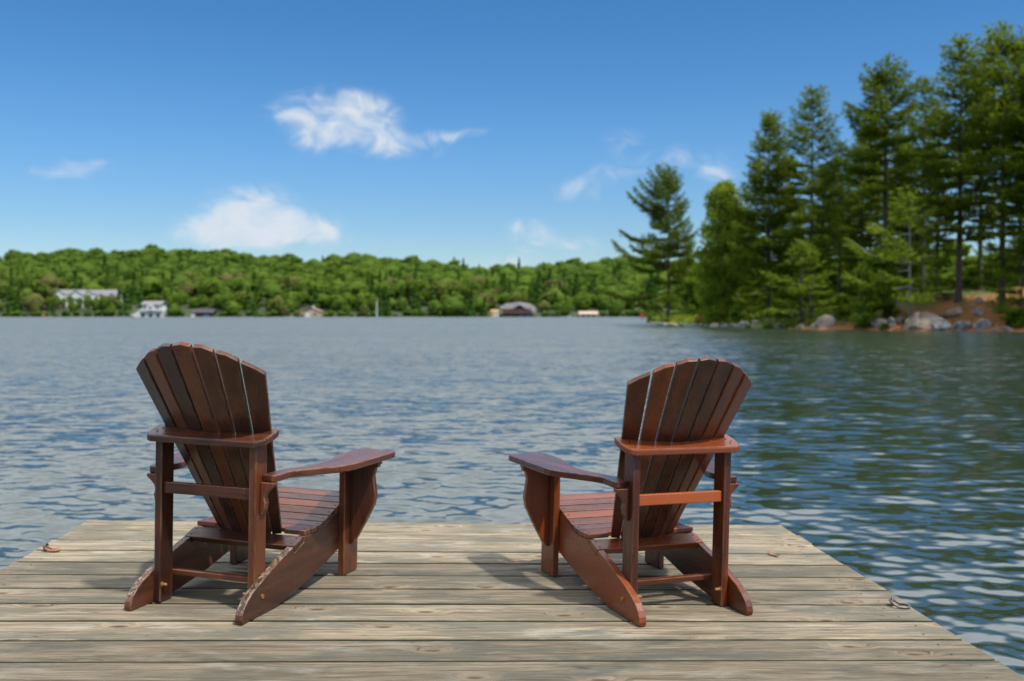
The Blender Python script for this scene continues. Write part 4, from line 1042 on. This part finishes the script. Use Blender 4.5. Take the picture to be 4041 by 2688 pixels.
def white_boathouse():
    b = site('boathouse', 346, FY-3, 'white two-storey boathouse with three boat doors and an outside stair on the far shore', 'boathouse')
    box('lower_wall', (-4.6, 5.9, 0, 9, -.6, 3.1), white, b); box('upper_wall', (-4.0, 4.6, .6, 8.6, 3.1, 5.9), white, b)
    gable('roof', -4.2, 4.8, .4, 8.8, 5.95, 7.6, greyroof, b, 'x', .5)
    gwall('dormer', -1.6, 1.6, -.2, .58, 3.1, 5.2, 6.2, white, b, 'y')
    for x in (-3.6, 0, 3.6): d = box('boat_door', (x-.85, x+.85, -.12, -.004, -.5, 1.5), glass, b); box('door_frame', (x-1.1, x+1.1, -.10, -.005, 1.52, 1.75), greyroof, d)
    for x in (-2.9, 3.0): window(x-.5, x+.5, 3.7, 5.0, .58, b)
    window(-.7, .7, 3.7, 5.0, -.22, b)
    r = box('balcony', (-4.6, 5.9, -.9, -.15, 2.95, 3.12), white, b); box('rail', (-4.6, 5.9, -.9, -.82, 3.13, 3.75), white, r)
    bake('stair', [(-9.3, -.4, -.6), (-4.65, -.4, -.6), (-4.65, -.4, 3.3), (-9.3, -.4, .7), (-9.3, 1.6, -.6), (-4.65, 1.6, -.6), (-4.65, 1.6, 3.3), (-9.3, 1.6, .7)], BOXF, white, b)
white_boathouse()
def white_house():
    Y = FY+24; b = site('house', 186, Y, 'big white cottage with several gables half hidden by trees on the far shore', 'house', hz(X(186, Y), Y)-.5)
    for x0, x1, y0, h, zr in ((-17, -14, -2, 2.6, 3.4), (-13, -8.5, 0, 7.0, 9.0), (-5, 1.2, -1, 6.6, 8.8), (3.2, 6.2, -1.5, 7.2, 9.0), (8.0, 12.8, -.5, 5.4, 7.2), (13.6, 17.4, .5, 5.8, 7.4)):
        w = gwall('wing', x0, x1, y0, y0+8, 0, h, zr, white, b, 'y'); gable('wing_roof', x0, x1, y0, y0+8, h+.05, zr+.25, greyroof, b, 'y', .35)
        for x in np.arange(x0+.9, x1-.5, 1.7):
            for z in np.arange(1.0, h-1.2, 2.5): f = window(x-.4, x+.4, z, z+1.4, y0, b, pane=glass)
    box('link_wall', (-14, 17, 3, 9.5, 0, 5.6), white, b); gable('main_roof', -14, 17, 2.6, 9.9, 5.65, 9.3, greyroof, b, 'x', .3)
white_house()
def low_boathouse():
    b = site('boathouse', 465, FY-2, 'low dark-roofed boathouse with one white end and a blue cover, far shore', 'boathouse')
    gwall('end_wall', -5.3, -3.4, 0, 6, -.5, 2.1, 3.2, white, b, 'x'); box('wall', (-3.4, 4.9, .3, 5.7, -.4, 2.0), brown, b); gable('roof', -5.3, 5.1, 0, 6, 2.15, 3.5, darkroof, b, 'x', .35)
    box('boat_cover', (.6, 3.2, -.4, .28, -.2, 1.0), bluep, b)
    for x in (-2.2, 4.5): box('post', (x-.1, x+.1, -.3, -.1, -.6, 2.0), brown, b)
low_boathouse()
def pink_boathouse():
    b = site('boathouse', 718, FY-2, 'small tan boathouse with faded red roof and a cupola on the far shore', 'boathouse')
    gwall('wall', -3.9, 3.7, 0, 7, -.5, 2.6, 4.3, tan, b, 'y'); gable('roof', -3.9, 3.7, 0, 7, 2.65, 4.55, pinkroof, b, 'y', .35)
    box('boat_door', (-3.2, -1.0, -.10, -.004, -.3, 1.8), white, b); window(.6, 2.2, .8, 1.9, 0, b)
    c = box('cupola', (-.5, .5, 2.6, 3.6, 4.0, 5.3), white, b); gable('cupola_roof', -.5, .5, 2.6, 3.6, 5.31, 5.8, pinkroof, c, 'y', .15, .08)
    s = site('boat_shelter', 692, FY-1.5, 'low rust-red roofed boat shelter left of the small tan boathouse', 'shelter'); gable('roof', -1.9, 1.5, 0, 3, .9, 2.3, plain('rust_red_roof', (.36, .10, .04), .8, .2, 3), s, 'y', .2)
    for x in (-1.8, 1.4): box('post', (x-.08, x+.08, .2, .36, -.6, .9), brown, s)
pink_boathouse()
def brown_boathouse():
    b = site('boathouse', 1193, FY-3, 'dark brown boathouse with an arched grey shingle roof on the far shore', 'boathouse')
    box('lower_wall', (-7.6, 6.4, .5, 9.5, -.5, 2.2), brown, b); box('upper_wall', (-7.4, 6.2, 1.5, 9.5, 2.2, 4.4), brown, b)
    d = box('deck', (-8.2, 7.0, -.8, 1.48, 2.0, 2.19), wood, b)
    for x in np.arange(-8.1, 7.0, 1.25): box('baluster', (x, x+.12, -.8, -.7, 2.2, 3.1), wood, d)
    box('rail', (-8.2, 7.0, -.82, -.68, 3.1, 3.22), wood, d)
    # roof: hipped body with an eyebrow arch over the middle
    xs = np.linspace(-8.8, 8.2, 35); V = []
    for x in xs:
        e = 3.9+1.75*math.exp(-((x-.5)/2.1)**2)-(max(0, x-5.2)*.75) ; r = 6.5+.6*math.exp(-((x-.5)/3.2)**2)-max(0, abs(x+.4)-5.4)*.55
        for p in ((.2, e), (2.6, (e+r)/2+.25), (5.2, r), (9.9, 3.6), (9.9, 3.35), (5.2, r-.35), (2.6, (e+r)/2-.1), (.2, e-.3)): V.append((x, p[0], p[1]))
    Fc = []
    for i in range(len(xs)-1):
        for j in range(8): a, c = i*8+j, i*8+(j+1) % 8; Fc.append((a, c, c+8, a+8))
    Fc += [tuple(range(8)), tuple((len(xs)-1)*8+j for j in range(7, -1, -1))]
    bake('roof', V, Fc, shing, b)
    for x in (-5.2, -1.8, 1.6, 4.8): box('boat_door', (x-1.2, x+1.2, .38, .497, -.4, 1.5), bluep if x > 0 else glass, b)
    for x in (-5.6, -3.6): window(x-.8, x+.8, 2.6, 4.0, 1.5, b, wood)
    window(-.8, 1.8, 2.5, 4.3, 1.5, b, brown)
brown_boathouse()
def shed():
    b = site('shed', 1139, FY-2, 'tiny ochre and white shed left of the arched-roof boathouse', 'shed')
    gwall('wall', -1.9, 1.7, 0, 3.4, -.4, 2.5, 3.3, white, b, 'x'); gable('roof', -1.9, 1.7, 0, 3.4, 2.55, 3.5, yellow, b, 'x', .15, .1); box('side_panel', (-1.88, -.7, -.08, -.004, -.3, 2.4), yellow, b); box('door', (.1, .9, -.08, -.004, -.3, 1.8), tan, b)
shed()
def tan_boathouse():
    b = site('boathouse', 1354, FY-2, 'long low tan-roofed boathouse at the right end of the far shore', 'boathouse')
    box('wall', (-4.2, 4.2, .3, 5, -.5, 1.35), white, b); gable('roof', -4.3, 4.3, 0, 5.4, 1.4, 2.7, tan, b, 'x', .3)
    for x in (-2.4, 0, 2.4): box('boat_door', (x-.9, x+.9, .2, .297, -.4, 1.0), shing, b)
tan_boathouse()
def cottage(px, dp, w, h, label, wall, roof):
    Y = FY+dp; b = site('cottage', px, Y, label, 'house', hz(X(px, Y), Y)-.3)
    gwall('wall', -w/2, w/2, 0, 6, 0, h*.6, h, wall, b, 'y'); gable('roof', -w/2, w/2, 0, 6, h*.6+.05, h+.25, roof, b, 'y', .35)
    for x in (-w*.22, w*.22): window(x-.5, x+.5, h*.2, h*.2+1.2, 0, b)
cottage(1048, 14, 7, 5.0, 'pale grey cottage peeping through the trees in the middle of the far shore', shing, greyroof)
cottage(1470, 4, 6, 3.6, 'brown cottage on the far shore seen just left of the tip of the point', brown, greyroof)
fp = site('flagpole', 867, FY-3, 'tall white pole with a reddish top standing at the far shore', 'pole')
bake('pole', *[list(a) for a in tube([([(0, 0, -.6), (0, 0, 7.6)], [.30, .20])], 8)], white, fp, smooth=True); box('top', (-.22, .22, -.22, .22, 7.6, 9.0), pinkroof, fp)
def boat(px, Y, L, hull, label, ang=0.):
    b = empty('motorboat', Matrix.Translation((X(px, Y), Y, 0)) @ Matrix.Rotation(ang, 4, 'Z')); tag(b, label, 'boat')
    V = []; st = np.linspace(-.5, .5, 9)
    for s in st:
        wv = .19*L*(1-max(0, s-.05)**2*4.2); k = .10*L*(.75+.6*max(0, s))
        for (yy, zz) in ((-wv, k), (-wv*.8, .0), (0, -.12), (wv*.8, 0), (wv, k), (wv*.75, k*.75), (-wv*.75, k*.75)): V.append((s*L, yy, zz))
    Fc = []
    for i in range(8):
        for j in range(7): a, c = i*7+j, i*7+(j+1) % 7; Fc.append((a, c, c+7, a+7))
    Fc += [tuple(range(7)), tuple(56+j for j in range(6, -1, -1))]
    bake('hull', V, Fc, hull, b); box('windscreen', (.02*L, .10*L, -.13*L, .13*L, .10*L, .18*L), glass, b); box('outboard', (-.56*L, -.505*L, -.05*L, .05*L, -.1, .16*L), darkroof, b)
boat(1303, FY-4, 4.6, white, 'white motorboat moored left of the long low tan boathouse', .3)
boat(573, FY-6, 3.2, tan, 'small tan boat moored right of the low dark-roofed boathouse', .2)
boat(768, FY-5, 4.0, white, 'white boat moored right of the tan boathouse with cupola', -.2) if False else boat(662, FY-4, 4.2, white, 'white boat moored left of the rust-red boat shelter', -.2)
def jetty(px, w, label):
    d = site('jetty', px, FY-7, label, 'jetty'); box('deck', (-w/2, w/2, -3, 6, .45, .62), shing, d)
    for x in (-w/2+.2, w/2-.2): box('pile', (x-.12, x+.12, -2.9, -2.66, -1.2, 1.0), brown, d)
jetty(1275, 6, 'low grey jetty left of the white motorboat on the far shore'); jetty(291, 4, 'short pale jetty left of the white two-storey boathouse stair')
by = site('buoy', 99, FY-16, 'tiny red buoy floating before the big white cottage', 'buoy'); bake('float', *[list(a) for a in tube([([(0, 0, -.4), (0, 0, .3), (0, 0, .9), (0, 0, 1.5)], [.45, .55, .38, .06])], 10)], red, by, smooth=True)
